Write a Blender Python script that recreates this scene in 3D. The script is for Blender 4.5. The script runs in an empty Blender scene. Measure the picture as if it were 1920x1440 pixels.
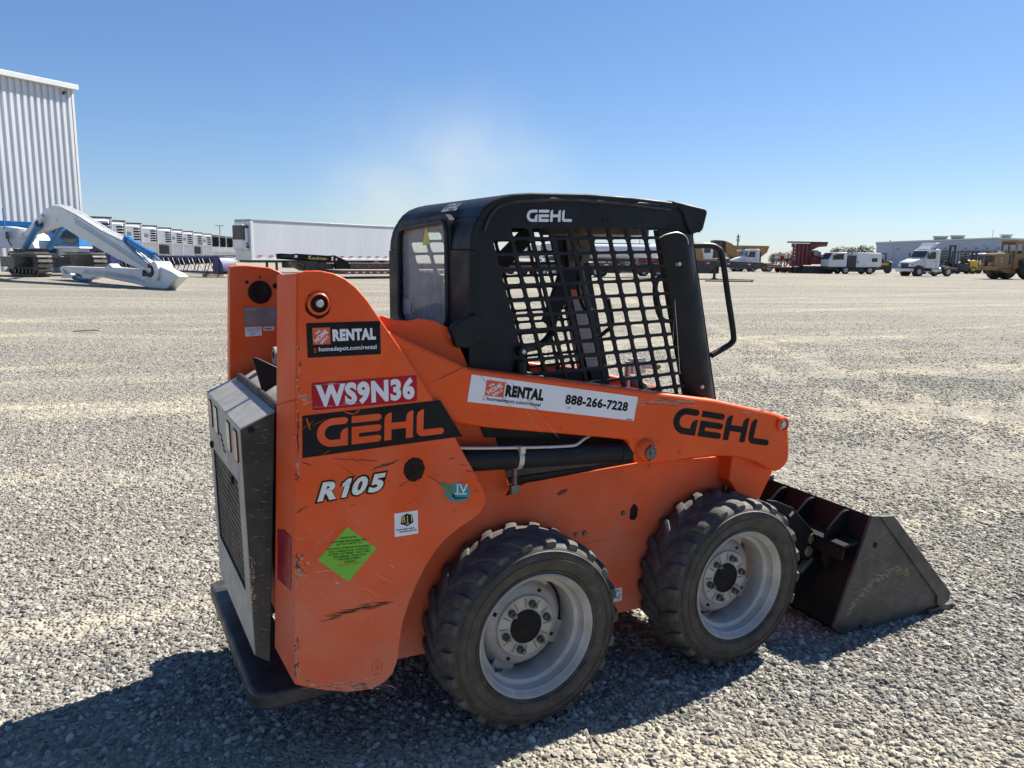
import bpy, math, random
from mathutils import Vector, Matrix
rnd = random.Random(7)
S = bpy.context.scene
COL = S.collection
rad = math.radians

# ------------------------------------------------------------------ camera
CAM = Vector((-1.205, -2.034, 1.544))
RT = Vector((0.88041, -0.47408, 0.01155)); UP = Vector((0.06716, 0.14883, 0.98658)); FW = Vector((0.46944, 0.86778, -0.16198))
FPX = 1463.0
RT.normalize(); FW = (FW - RT * FW.dot(RT)).normalized(); UP = RT.cross(FW)
cd = bpy.data.cameras.new('camera'); cam = bpy.data.objects.new('camera', cd); COL.objects.link(cam)
cam.matrix_world = Matrix(((RT.x, UP.x, -FW.x, CAM.x), (RT.y, UP.y, -FW.y, CAM.y), (RT.z, UP.z, -FW.z, CAM.z), (0, 0, 0, 1)))
cd.sensor_width = 36; cd.lens = 36 * FPX / 1920; cd.clip_start = 0.05; cd.clip_end = 5000
S.camera = cam
# ------------------------------------------------------------------ light
SUN_EL, SUN_AZ = 46.5, 12.0
w = bpy.data.worlds.new('World'); S.world = w; w.use_nodes = True
nt = w.node_tree; nt.nodes.clear()
sky = nt.nodes.new('ShaderNodeTexSky'); sky.sky_type = 'NISHITA'; sky.sun_disc = False
sky.sun_elevation = rad(SUN_EL); sky.sun_rotation = rad(90 - SUN_AZ)
sky.altitude = 0; sky.air_density = 0.9; sky.dust_density = 0.25; sky.ozone_density = 4.0
gm = nt.nodes.new('ShaderNodeGamma'); gm.inputs[1].default_value = 0.75
hs = nt.nodes.new('ShaderNodeHueSaturation'); hs.inputs['Saturation'].default_value = 1.22
tn = nt.nodes.new('ShaderNodeMix'); tn.data_type = 'RGBA'; tn.blend_type = 'MULTIPLY'; tn.inputs[0].default_value = 1; tn.inputs[7].default_value = (1.20, 1.32, 1.54, 1)
bg = nt.nodes.new('ShaderNodeBackground'); bg.inputs[1].default_value = 0.060
wo = nt.nodes.new('ShaderNodeOutputWorld')
nt.links.new(sky.outputs[0], gm.inputs[0]); nt.links.new(gm.outputs[0], hs.inputs['Color']); nt.links.new(hs.outputs[0], tn.inputs[6]); nt.links.new(tn.outputs[2], bg.inputs[0]); nt.links.new(bg.outputs[0], wo.inputs[0])
sd = bpy.data.lights.new('sun', 'SUN'); sd.energy = 5.0; sd.angle = rad(0.5); sd.color = (1.0, 0.93, 0.82)
sun = bpy.data.objects.new('sun', sd); COL.objects.link(sun)
sdir = Vector((math.cos(rad(SUN_EL)) * math.cos(rad(SUN_AZ)), math.cos(rad(SUN_EL)) * math.sin(rad(SUN_AZ)), math.sin(rad(SUN_EL))))
sun.rotation_euler = sdir.to_track_quat('Z', 'Y').to_euler()
S.view_settings.view_transform = 'Standard'; S.view_settings.look = 'None'
S.view_settings.exposure = 1.12; S.view_settings.gamma = 1.0
S.cycles.max_bounces = 6; S.cycles.volume_bounces = 2; S.cycles.diffuse_bounces = 3; S.cycles.glossy_bounces = 3; S.cycles.transparent_max_bounces = 12
S.cycles.caustics_reflective = False; S.cycles.caustics_refractive = False

# ------------------------------------------------------------------ measuring: pixel of the photograph -> point on a real plane
def ray(u, v): return FW * FPX + RT * (u - 960) - UP * (v - 720)
def on(ax, val, u, v):
    d = ray(u, v); return CAM + d * ((val - CAM[ax]) / d[ax])
def V(u, v, d): return CAM + ray(u, v) * (d / FPX)                    # at depth d
def G(u, d):                                                         # on the ground, at depth d under column u
    a = V(u, 0, d); b = V(u, 1440, d); t = a.z / (a.z - b.z); p = a.lerp(b, t); p.z = 0; return p
def XZ(y, pts): return [(on(1, y, *p).x, on(1, y, *p).z) for p in pts]

# ------------------------------------------------------------------ materials
MATS = {}
def srgb(r, g, b):
    f = lambda c: (c / 255 / 12.92) if c / 255 <= 0.04045 else ((c / 255 + 0.055) / 1.055) ** 2.4
    return (f(r), f(g), f(b), 1)
def mat(name, col, rough=0.5, metal=0.0, vary=0.12, scale=6.0, dust=0.0, dustcol=(0.32, 0.29, 0.25), bump=0.0, bscale=60, spec=0.5, coat=0.0, dirt=None, streak=False):
    """principled paint / steel / rubber with large and small noise variation, dust and bump"""
    m = bpy.data.materials.new(name); m.use_nodes = True; n = m.node_tree; b = n.nodes['Principled BSDF']
    N = lambda t: n.nodes.new(t); L = n.links.new
    tc = N('ShaderNodeTexCoord'); ns = N('ShaderNodeTexNoise'); ns.inputs['Scale'].default_value = scale; ns.inputs['Detail'].default_value = 6
    if streak:
        mp = N('ShaderNodeMapping'); mp.inputs['Scale'].default_value = (1, 1, 0.12); L(tc.outputs['Object'], mp.inputs[0]); L(mp.outputs[0], ns.inputs[0])
    else: L(tc.outputs['Object'], ns.inputs[0])
    mr = N('ShaderNodeMapRange'); mr.inputs[1].default_value = 0.3; mr.inputs[2].default_value = 0.7
    mr.inputs[3].default_value = 1 - vary; mr.inputs[4].default_value = 1 + vary; L(ns.outputs[0], mr.inputs[0])
    mul = N('ShaderNodeVectorMath'); mul.operation = 'SCALE'; mul.inputs[0].default_value = col[:3]; L(mr.outputs[0], mul.inputs['Scale'])
    out = mul.outputs[0]
    if dust:
        d2 = N('ShaderNodeTexNoise'); d2.inputs['Scale'].default_value = scale * 3.1; d2.inputs['Detail'].default_value = 8; L(tc.outputs['Object'], d2.inputs[0])
        r2 = N('ShaderNodeMapRange'); r2.inputs[1].default_value = 0.42; r2.inputs[2].default_value = 0.75; r2.inputs[3].default_value = 0.15 * dust; r2.inputs[4].default_value = dust
        L(d2.outputs[0], r2.inputs[0])
        mx = N('ShaderNodeMix'); mx.data_type = 'RGBA'; L(r2.outputs[0], mx.inputs[0]); L(out, mx.inputs[6]); mx.inputs[7].default_value = (*dustcol, 1); out = mx.outputs[2]
    if dirt:                                                         # (z low, z high, amount): road dust settled on the lower part
        sp = N('ShaderNodeSeparateXYZ'); L(tc.outputs['Object'], sp.inputs[0])
        r3 = N('ShaderNodeMapRange'); r3.inputs[1].default_value = dirt[0]; r3.inputs[2].default_value = dirt[1]; r3.inputs[3].default_value = dirt[2]; r3.inputs[4].default_value = 0; L(sp.outputs[2], r3.inputs[0])
        d3 = N('ShaderNodeTexNoise'); d3.inputs['Scale'].default_value = 5; d3.inputs['Detail'].default_value = 7; L(tc.outputs['Object'], d3.inputs[0])
        m3 = N('ShaderNodeMath'); m3.operation = 'MULTIPLY'; L(r3.outputs[0], m3.inputs[0]); 
        r4 = N('ShaderNodeMapRange'); r4.inputs[1].default_value = 0.3; r4.inputs[2].default_value = 0.7; r4.inputs[3].default_value = 0.3; r4.inputs[4].default_value = 1.2; L(d3.outputs[0], r4.inputs[0]); L(r4.outputs[0], m3.inputs[1])
        mx = N('ShaderNodeMix'); mx.data_type = 'RGBA'; L(m3.outputs[0], mx.inputs[0]); L(out, mx.inputs[6]); mx.inputs[7].default_value = (*dustcol, 1); out = mx.outputs[2]
    L(out, b.inputs['Base Color'])
    b.inputs['Metallic'].default_value = metal; b.inputs['Specular IOR Level'].default_value = spec; b.inputs['Coat Weight'].default_value = coat; b.inputs['Coat Roughness'].default_value = 0.15
    rr = N('ShaderNodeMapRange'); rr.inputs[1].default_value = 0.3; rr.inputs[2].default_value = 0.7; rr.inputs[3].default_value = max(0.03, rough - 0.1); rr.inputs[4].default_value = min(1, rough + 0.12)
    n2 = N('ShaderNodeTexNoise'); n2.inputs['Scale'].default_value = scale * 2.3; n2.inputs['Detail'].default_value = 5; L(tc.outputs['Object'], n2.inputs[0]); L(n2.outputs[0], rr.inputs[0]); L(rr.outputs[0], b.inputs['Roughness'])
    if bump:
        n4 = N('ShaderNodeTexNoise'); n4.inputs['Scale'].default_value = bscale; n4.inputs['Detail'].default_value = 4; L(tc.outputs['Object'], n4.inputs[0])
        bp = N('ShaderNodeBump'); bp.inputs['Strength'].default_value = bump; bp.inputs['Distance'].default_value = 0.004; L(n4.outputs[0], bp.inputs['Height']); L(bp.outputs[0], b.inputs['Normal'])
    MATS[name] = m; return m
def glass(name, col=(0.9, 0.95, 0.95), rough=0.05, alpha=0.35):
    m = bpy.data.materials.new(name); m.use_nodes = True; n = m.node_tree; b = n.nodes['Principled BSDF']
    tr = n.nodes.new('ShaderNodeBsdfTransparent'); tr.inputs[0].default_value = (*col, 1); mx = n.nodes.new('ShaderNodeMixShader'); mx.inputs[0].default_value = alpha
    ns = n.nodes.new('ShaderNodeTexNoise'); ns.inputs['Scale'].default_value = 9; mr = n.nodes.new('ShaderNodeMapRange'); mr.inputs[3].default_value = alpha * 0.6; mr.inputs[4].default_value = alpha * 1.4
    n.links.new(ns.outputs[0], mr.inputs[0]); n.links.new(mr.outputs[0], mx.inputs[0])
    b.inputs['Base Color'].default_value = (*[c * 0.8 for c in col], 1); b.inputs['Roughness'].default_value = rough  # pale film: part dust, part window reflection put into the colour
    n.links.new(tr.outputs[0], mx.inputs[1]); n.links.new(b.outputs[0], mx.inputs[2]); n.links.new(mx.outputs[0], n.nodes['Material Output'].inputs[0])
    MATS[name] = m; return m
ORANGE = (0.76, 0.081, 0.007)
M_or = mat('orange_paint', ORANGE, 0.45, vary=0.13, scale=3, dust=0.20, dustcol=(0.62, 0.29, 0.20), bump=0.10, bscale=25, dirt=(0.22, 0.80, 0.62), spec=0.3)
M_or2 = mat('orange_paint_arm', ORANGE, 0.42, vary=0.10, scale=3, dust=0.13, dustcol=(0.45, 0.2, 0.12), bump=0.05, bscale=25, spec=0.3)
M_blk = mat('black_paint', (0.008, 0.010, 0.014), 0.5, vary=0.3, scale=5, dust=0.07, dustcol=(0.07, 0.068, 0.065), spec=0.25, bump=0.05, bscale=90)
M_blk2 = mat('black_steel_dusty', (0.022, 0.022, 0.023), 0.5, vary=0.3, scale=7, dust=0.35, dustcol=(0.16, 0.145, 0.125), bump=0.08, bscale=60)
M_door = mat('charcoal_door', (0.014, 0.014, 0.015), 0.5, vary=0.25, scale=6, dust=0.25, dustcol=(0.15, 0.14, 0.12), dirt=(0.3, 0.7, 0.4), bump=0.05)
M_doorface = mat('grey_door_face', (0.36, 0.345, 0.315), 0.5, vary=0.2, scale=8, dust=0.4, dustcol=(0.42, 0.38, 0.31), bump=0.06)
M_hood = mat('dusty_hood', (0.24, 0.235, 0.225), 0.42, vary=0.3, scale=7, dust=0.7, dustcol=(0.38, 0.34, 0.28))
M_rub = mat('tyre_rubber', (0.045, 0.043, 0.043), 0.75, vary=0.25, scale=7, dust=0.6, dustcol=(0.19, 0.17, 0.15), bump=0.35, bscale=70)
M_side = mat('tyre_sidewall', (0.026, 0.023, 0.020), 0.62, vary=0.4, scale=9, dust=0.5, dustcol=(0.13, 0.105, 0.08), bump=0.25, bscale=45)
M_rim = mat('rim_silver', (0.40, 0.395, 0.385), 0.45, metal=0.1, vary=0.18, scale=9, dust=0.55, dustcol=(0.30, 0.255, 0.20), bump=0.05)
M_nut = mat('dark_steel', (0.12, 0.11, 0.10), 0.45, metal=0.6, vary=0.3, scale=20, dust=0.3)
M_bright = mat('bright_steel', (0.50, 0.49, 0.47), 0.35, metal=0.5, vary=0.08, scale=6)
M_rust = mat('rusty_grease', (0.018, 0.010, 0.007), 0.6, spec=0.15, vary=0.5, scale=25, dust=0.06, dustcol=(0.13, 0.07, 0.045), bump=0.3)
M_seat = mat('seat_vinyl', (0.11, 0.10, 0.085), 0.5, vary=0.2, scale=8, dust=0.3, bump=0.1)  # black vinyl lightened; the rear window's tan reflection is put into this colour
M_buck = mat('bucket_steel', (0.010, 0.0105, 0.011), 0.6, spec=0.15, vary=0.35, scale=5, dust=0.09, dustcol=(0.07, 0.068, 0.062), bump=0.12, bscale=35)
M_buck2 = mat('bucket_worn_steel', (0.045, 0.045, 0.046), 0.42, metal=0.1, vary=0.4, scale=5, dust=0.6, dustcol=(0.16, 0.14, 0.108), bump=0.15)
M_white = mat('white_vinyl', (0.74, 0.75, 0.78), 0.4, vary=0.04, scale=8, dust=0.05)
M_black = mat('black_vinyl', (0.009, 0.009, 0.011), 0.6, spec=0.15, vary=0.2, scale=8, dust=0.03)
M_red = mat('red_vinyl', (0.42, 0.012, 0.032), 0.6, spec=0.15, vary=0.08, scale=8, dust=0.03)
M_logo = mat('orange_vinyl', (0.68, 0.085, 0.03), 0.4, vary=0.05)
M_green = mat('green_vinyl', (0.16, 0.48, 0.03), 0.4, vary=0.06, dust=0.04)
M_reflect = mat('red_reflector', (0.28, 0.008, 0.02), 0.25, vary=0.1)
M_teal = mat('teal_vinyl', (0.02, 0.22, 0.28), 0.3, vary=0.3, scale=30)
M_leaf = mat('leaf_green', (0.05, 0.22, 0.10), 0.4, vary=0.35, scale=30)
M_yell = mat('yellow_vinyl', (0.62, 0.56, 0.10), 0.4, vary=0.06)
M_grey = mat('grey_plate', (0.20, 0.17, 0.17), 0.4, metal=0.3, vary=0.25, scale=20, dust=0.3)
M_pink = mat('faded_label', (0.38, 0.36, 0.35), 0.5, vary=0.1, scale=20)
M_tan = mat('bare_scuff', (0.55, 0.40, 0.27), 0.7, vary=0.35, scale=60)
M_scuff = mat('dark_scuff', (0.13, 0.04, 0.02), 0.7, vary=0.4, scale=60)
M_pale = mat('pale_scuff', (0.55, 0.34, 0.26), 0.6, vary=0.3, scale=60)
M_lens_r = mat('red_lens', (0.40, 0.06, 0.07), 0.2, vary=0.2, scale=40)
M_lens_w = mat('clear_lens', (0.50, 0.49, 0.44), 0.2, vary=0.2, scale=40)
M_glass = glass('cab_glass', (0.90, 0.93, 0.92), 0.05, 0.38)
M_rubber = mat('black_rubber', (0.02, 0.02, 0.02), 0.6)

# ------------------------------------------------------------------ mesh building
class MB:
    def __init__(s): s.v = []; s.f = []; s.m = []
    def add(s, vs, fs, mi=0):
        o = len(s.v); s.v += [tuple(p) for p in vs]; s.f += [[i + o for i in f] for f in fs]; s.m += [mi] * len(fs); return s
    def box(s, x0, x1, y0, y1, z0, z1, mi=0, T=None):
        vs = [Vector((x, y, z)) for z in (z0, z1) for y in (y0, y1) for x in (x0, x1)]
        if T is not None: vs = [T @ p for p in vs]
        return s.add(vs, [(0, 2, 3, 1), (4, 5, 7, 6), (0, 1, 5, 4), (2, 6, 7, 3), (0, 4, 6, 2), (1, 3, 7, 5)], mi)
    def hexa(s, p, mi=0):                                            # 8 corners: bottom 4 around, top 4 around
        return s.add(p, [(3, 2, 1, 0), (4, 5, 6, 7), (0, 1, 5, 4), (1, 2, 6, 5), (2, 3, 7, 6), (3, 0, 4, 7)], mi)
    def prism(s, prof, y0, y1, mi=0, T=None):                        # (x, z) outline extruded along y
        n = len(prof)
        a = sum(prof[i][0] * prof[(i + 1) % n][1] - prof[(i + 1) % n][0] * prof[i][1] for i in range(n))
        if a < 0: prof = prof[::-1]
        vs = [Vector((x, y0, z)) for x, z in prof] + [Vector((x, y1, z)) for x, z in prof]
        if T is not None: vs = [T @ p for p in vs]
        fs = [list(range(n)), list(range(2 * n - 1, n - 1, -1))] + [(i, i + n, (i + 1) % n + n, (i + 1) % n) for i in range(n)]
        return s.add(vs, fs, mi)
    def prismz(s, prof, z0, z1, mi=0):                               # (x, y) outline extruded along z
        n = len(prof)
        a = sum(prof[i][0] * prof[(i + 1) % n][1] - prof[(i + 1) % n][0] * prof[i][1] for i in range(n))
        if a < 0: prof = prof[::-1]
        vs = [(x, y, z0) for x, y in prof] + [(x, y, z1) for x, y in prof]
        fs = [list(range(n - 1, -1, -1)), list(range(n, 2 * n))] + [(i, (i + 1) % n, (i + 1) % n + n, i + n) for i in range(n)]
        return s.add(vs, fs, mi)
    def prismx(s, prof, x0, x1, mi=0):                               # (y, z) outline extruded along x
        n = len(prof)
        a = sum(prof[i][0] * prof[(i + 1) % n][1] - prof[(i + 1) % n][0] * prof[i][1] for i in range(n))
        if a < 0: prof = prof[::-1]
        vs = [(x0, y, z) for y, z in prof] + [(x1, y, z) for y, z in prof]
        fs = [list(range(n - 1, -1, -1)), list(range(n, 2 * n))] + [(i, (i + 1) % n, (i + 1) % n + n, i + n) for i in range(n)]
        return s.add(vs, fs, mi)
    def cyl(s, p0, p1, r0, r1=None, n=16, mi=0, caps=True):
        p0, p1 = Vector(p0), Vector(p1); r1 = r0 if r1 is None else r1
        d = (p1 - p0).normalized(); a = d.orthogonal().normalized(); b = d.cross(a)
        vs = [p0 + (a * math.cos(t) + b * math.sin(t)) * r0 for t in [2 * math.pi * i / n for i in range(n)]] + [p1 + (a * math.cos(t) + b * math.sin(t)) * r1 for t in [2 * math.pi * i / n for i in range(n)]]
        fs = [(i, (i + 1) % n, (i + 1) % n + n, i + n) for i in range(n)]
        if caps: fs += [list(range(n - 1, -1, -1)), list(range(n, 2 * n))]
        return s.add(vs, fs, mi)
    def tube(s, pts, r, n=10, mi=0):
        pts = [Vector(p) for p in pts]; k = len(pts); vs = []; fs = []
        t = [(pts[min(i + 1, k - 1)] - pts[max(i - 1, 0)]).normalized() for i in range(k)]
        a = t[0].orthogonal().normalized()
        for i in range(k):
            a = (a - t[i] * a.dot(t[i])).normalized(); b = t[i].cross(a)
            vs += [pts[i] + (a * math.cos(q) + b * math.sin(q)) * r for q in [2 * math.pi * j / n for j in range(n)]]
        for i in range(k - 1):
            fs += [(i * n + j, i * n + (j + 1) % n, (i + 1) * n + (j + 1) % n, (i + 1) * n + j) for j in range(n)]
        fs += [list(range(n - 1, -1, -1)), [(k - 1) * n + j for j in range(n)]]
        return s.add(vs, fs, mi)
    def lathe(s, prof, n=48, mi=0, T=None):                          # (r, y) profile spun about the y axis
        vs = []; fs = []; k = len(prof)
        for i in range(n):
            t = 2 * math.pi * i / n
            vs += [Vector((r * math.cos(t), y, r * math.sin(t))) for r, y in prof]
        for i in range(n):
            j = (i + 1) % n
            fs += [(i * k + q, i * k + q + 1, j * k + q + 1, j * k + q) for q in range(k - 1)]
        if T is not None: vs = [T @ p for p in vs]
        return s.add(vs, fs, mi)
    def build(s, name, mats, parent=None, bevel=0.0, smooth=None, loc=None, seg=2):
        me = bpy.data.meshes.new(name); me.from_pydata(s.v, [], s.f); me.update()
        if not isinstance(mats, (list, tuple)): mats = [mats]
        for m in mats: me.materials.append(m)
        if len(mats) > 1: me.polygons.foreach_set('material_index', s.m)
        if smooth is not None:
            me.polygons.foreach_set('use_smooth', [True] * len(me.polygons)); me.set_sharp_from_angle(angle=rad(smooth))
        o = bpy.data.objects.new(name, me); COL.objects.link(o)
        if parent: o.parent = parent
        if loc is not None: o.location = loc
        if bevel:
            b = o.modifiers.new('bevel', 'BEVEL'); b.width = bevel; b.segments = seg; b.limit_method = 'ANGLE'; b.angle_limit = rad(35); b.use_clamp_overlap = True
            b.harden_normals = False
            if smooth is None:
                me.polygons.foreach_set('use_smooth', [True] * len(me.polygons)); me.set_sharp_from_angle(angle=rad(30))
        return o
def smoothpath(pts, n=6, closed=False):
    """Catmull-Rom through the points"""
    pts = [Vector(p) for p in pts]; k = len(pts); out = []
    for i in range(k if closed else k - 1):
        p0 = pts[(i - 1) % k] if closed or i > 0 else pts[i]; p1 = pts[i]; p2 = pts[(i + 1) % k]; p3 = pts[(i + 2) % k] if closed or i + 2 < k else p2
        for j in range(n):
            t = j / n
            out.append(0.5 * ((2 * p1) + (p2 - p0) * t + (2 * p0 - 5 * p1 + 4 * p2 - p3) * t * t + (3 * p1 - p0 - 3 * p2 + p3) * t ** 3))
    if not closed: out.append(pts[-1])
    return out
def fillet(poly, r, n=4):
    """round every corner of a 2-D outline"""
    out = []; k = len(poly)
    for i in range(k):
        p = Vector(poly[i]); a = Vector(poly[i - 1]) - p; b = Vector(poly[(i + 1) % k]) - p
        q = min(r, a.length * 0.45, b.length * 0.45); p1 = p + a.normalized() * q; p2 = p + b.normalized() * q
        for j in range(n + 1):
            t = j / n; out.append(tuple((1 - t) ** 2 * p1 + 2 * t * (1 - t) * p + t * t * p2))
    return out
def flatmesh(outlines, ext):
    """filled 2-D outlines (holes by nesting) -> list of verts, faces; local z is thickness"""
    c = bpy.data.curves.new('outline', 'CURVE'); c.dimensions = '2D'; c.fill_mode = 'BOTH'; c.extrude = ext / 2
    for pl in outlines:
        sp = c.splines.new('POLY'); sp.points.add(len(pl) - 1); sp.use_cyclic_u = True
        for q, (a, b) in zip(sp.points, pl): q.co = (a, b, 0, 1)
    o = bpy.data.objects.new('outline', c); me = bpy.data.meshes.new_from_object(o)
    vs = [v.co.copy() for v in me.vertices]; fs = [list(p.vertices) for p in me.polygons]
    bpy.data.objects.remove(o); bpy.data.curves.remove(c); bpy.data.meshes.remove(me)
    return vs, fs
def plate(mb, outline, holes, y0, y1, mi=0, T=None):
    vs, fs = flatmesh([outline] + holes, y1 - y0)
    ym = (y0 + y1) / 2
    vs = [Vector((v.x, ym - v.z, v.y)) for v in vs]
    if T is not None: vs = [T @ p for p in vs]
    return mb.add(vs, fs, mi)
def textmesh(body, bold=0.0, sx=1.0, ext=0.0, res=3, spacing=None):
    if spacing is None: spacing = 1.0 + 2.2 * max(0.0, bold - .01)
    """lettering as filled outlines, scaled to a unit box: returns verts (x 0..1, y 0..1), faces, aspect"""
    c = bpy.data.curves.new('lettering', 'FONT'); c.body = body; c.offset = bold; c.resolution_u = res; c.fill_mode = 'FRONT'; c.space_character = spacing
    o = bpy.data.objects.new('lettering', c); me = bpy.data.meshes.new_from_object(o)
    vs = [v.co.copy() for v in me.vertices]; fs = [list(p.vertices) for p in me.polygons]
    bpy.data.objects.remove(o); bpy.data.curves.remove(c); bpy.data.meshes.remove(me)
    x0 = min(v.x for v in vs); x1 = max(v.x for v in vs); y0 = min(v.y for v in vs); y1 = max(v.y for v in vs)
    return [((v.x - x0) / (x1 - x0), (v.y - y0) / (y1 - y0)) for v in vs], fs
class Frame:
    """a decal's own plane: origin, u vector, v vector, outward normal"""
    def __init__(s, bl, br, tl, nrm): s.o = Vector(bl); s.u = Vector(br) - s.o; s.w = Vector(tl) - s.o; s.n = Vector(nrm)
    def p(s, a, b, h=0.0): return s.o + s.u * a + s.w * b + s.n * h
    def poly(s, mb, pts, h, mi): mb.add([s.p(a, b, h) for a, b in pts], [list(range(len(pts)))], mi); return s
    def rect(s, mb, a0, b0, a1, b1, h, mi, r=0.0): return s.poly(mb, [(a0, b0), (a1, b0), (a1, b1), (a0, b1)], h, mi)
    def text(s, mb, body, a0, b0, a1, b1, h, mi, bold=0.0, skew=0.0, rot=0.0):
        vs, fs = textmesh(body, bold); out = []
        for x, y in vs:
            X, Y = a0 + (a1 - a0) * x + skew * y, b0 + (b1 - b0) * y
            out.append(s.p(X, Y, h))
        mb.add(out, fs, mi); return s
def frame_px(y, bl, br, tl, off=0.0):
    """a decal frame on the plane at y from three corners seen in the photograph"""
    f = Frame(on(1, y, *bl), on(1, y, *br), on(1, y, *tl), (0, -1, 0)); return f
def arc(cx, cy, r, a0, a1, n=8): return [(cx + r * math.cos(rad(a0 + (a1 - a0) * i / n)), cy + r * math.sin(rad(a0 + (a1 - a0) * i / n))) for i in range(n + 1)]
def logo_gehl(fr, mb, h, mi, pad=0.0):
    """the four wide rounded letters, as outlines"""
    W = 4.27
    G_ = arc(.86, .88, .12, 90, -90) + arc(.5, .5, .26, 90, 270, 14) + [(.74, .24), (.74, .38)] + arc(.98, .38, .24, 180, 90, 6) + [(.98, 0)] + arc(.5, .5, .5, 270, 90, 18)
    E1 = [(0, .76)] + arc(.86, .88, .12, -90, 90) + [(0, 1)]
    E2 = [(0, 0)] + arc(.86, .12, .12, -90, 90) + [(.24, .24), (.24, .38)] + arc(.86, .5, .12, -90, 90) + [(0, .62)]
    H_ = [(0, 0), (.24, 0), (.24, .38), (.74, .38), (.74, 0), (.98, 0), (.98, 1)] + arc(.98, .76, .24, 90, 180, 6) + [(.74, .62), (.24, .62), (.24, 1)] + arc(.24, .76, .24, 90, 180, 6)
    L_ = arc(.24, .24, .24, 180, 270, 6) + arc(.86, .12, .12, -90, 90) + [(.24, .24), (.24, 1)] + arc(.24, .76, .24, 90, 180, 6)
    for x0, parts in ((0, [G_]), (1.10, [E1, E2]), (2.18, [H_]), (3.29, [L_])):
        for pl in parts: fr.poly(mb, [((x0 + a) / W, b) for a, b in pl], h, mi)
def sliver(mb, c, ang, ln, wd, to3, mi, r=rnd, n=7):
    """one irregular scratch or chip, as a thin flat outline on the paint"""
    ca, sa = math.cos(ang), math.sin(ang); top = []; bot = []
    for i in range(n + 1):
        t = i / n; x = (t - 0.5) * ln; e = math.sin(math.pi * min(1, max(0, t))) ** 0.6
        wob = r.uniform(-0.3, 0.3) * wd
        top.append((x, wob + wd * e * r.uniform(0.3, 1) * 0.5)); bot.append((x, wob - wd * e * r.uniform(0.3, 1) * 0.5))
    pts = [(c[0] + x * ca - y * sa, c[1] + x * sa + y * ca) for x, y in top + bot[::-1][1:-1]]
    mb.add([to3(p) for p in pts], [list(range(len(pts)))], mi)

# ------------------------------------------------------------------ things
def tag(o, label=None, cat=None, group=None, kind=None):
    if label: o['label'] = label
    if cat: o['category'] = cat
    if group: o['group'] = group
    if kind: o['kind'] = kind
    return o
def thing(name, label, cat, loc=(0, 0, 0), rz=0.0, group=None):
    o = bpy.data.objects.new(name, None); COL.objects.link(o); o.location = loc; o.rotation_euler = (0, 0, rz); o.empty_display_size = 0.2
    return tag(o, label, cat, group)
def copy_tree(o, parent=None):
    c = o.copy(); COL.objects.link(c)
    if parent: c.parent = parent
    for ch in list(o.children): copy_tree(ch, c)
    return c

def split_pieces(o):
    """a mesh of several separate pieces -> one object for each piece, same name, parent and materials"""
    me = o.data; n = len(me.vertices); par = list(range(n))
    def find(i):
        while par[i] != i: par[i] = par[par[i]]; i = par[i]
        return i
    for e in me.edges:
        a, b = find(e.vertices[0]), find(e.vertices[1])
        if a != b: par[a] = b
    groups = {}
    for p in me.polygons: groups.setdefault(find(p.vertices[0]), []).append(p)
    if len(groups) < 2: return [o]
    out = []
    for k, ps in groups.items():
        ids = sorted({v for p in ps for v in p.vertices}); ix = {v: i for i, v in enumerate(ids)}
        m2 = bpy.data.meshes.new(me.name); m2.from_pydata([me.vertices[v].co for v in ids], [], [[ix[v] for v in p.vertices] for p in ps]); m2.update()
        for m in me.materials: m2.materials.append(m)
        for q, p in zip(m2.polygons, ps): q.material_index = p.material_index; q.use_smooth = p.use_smooth
        if any(p.use_smooth for p in ps): m2.set_sharp_from_angle(angle=rad(38))
        if not out: o.data = m2; out.append(o)
        else:
            c = o.copy(); c.data = m2; COL.objects.link(c); out.append(c)
    return out
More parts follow.
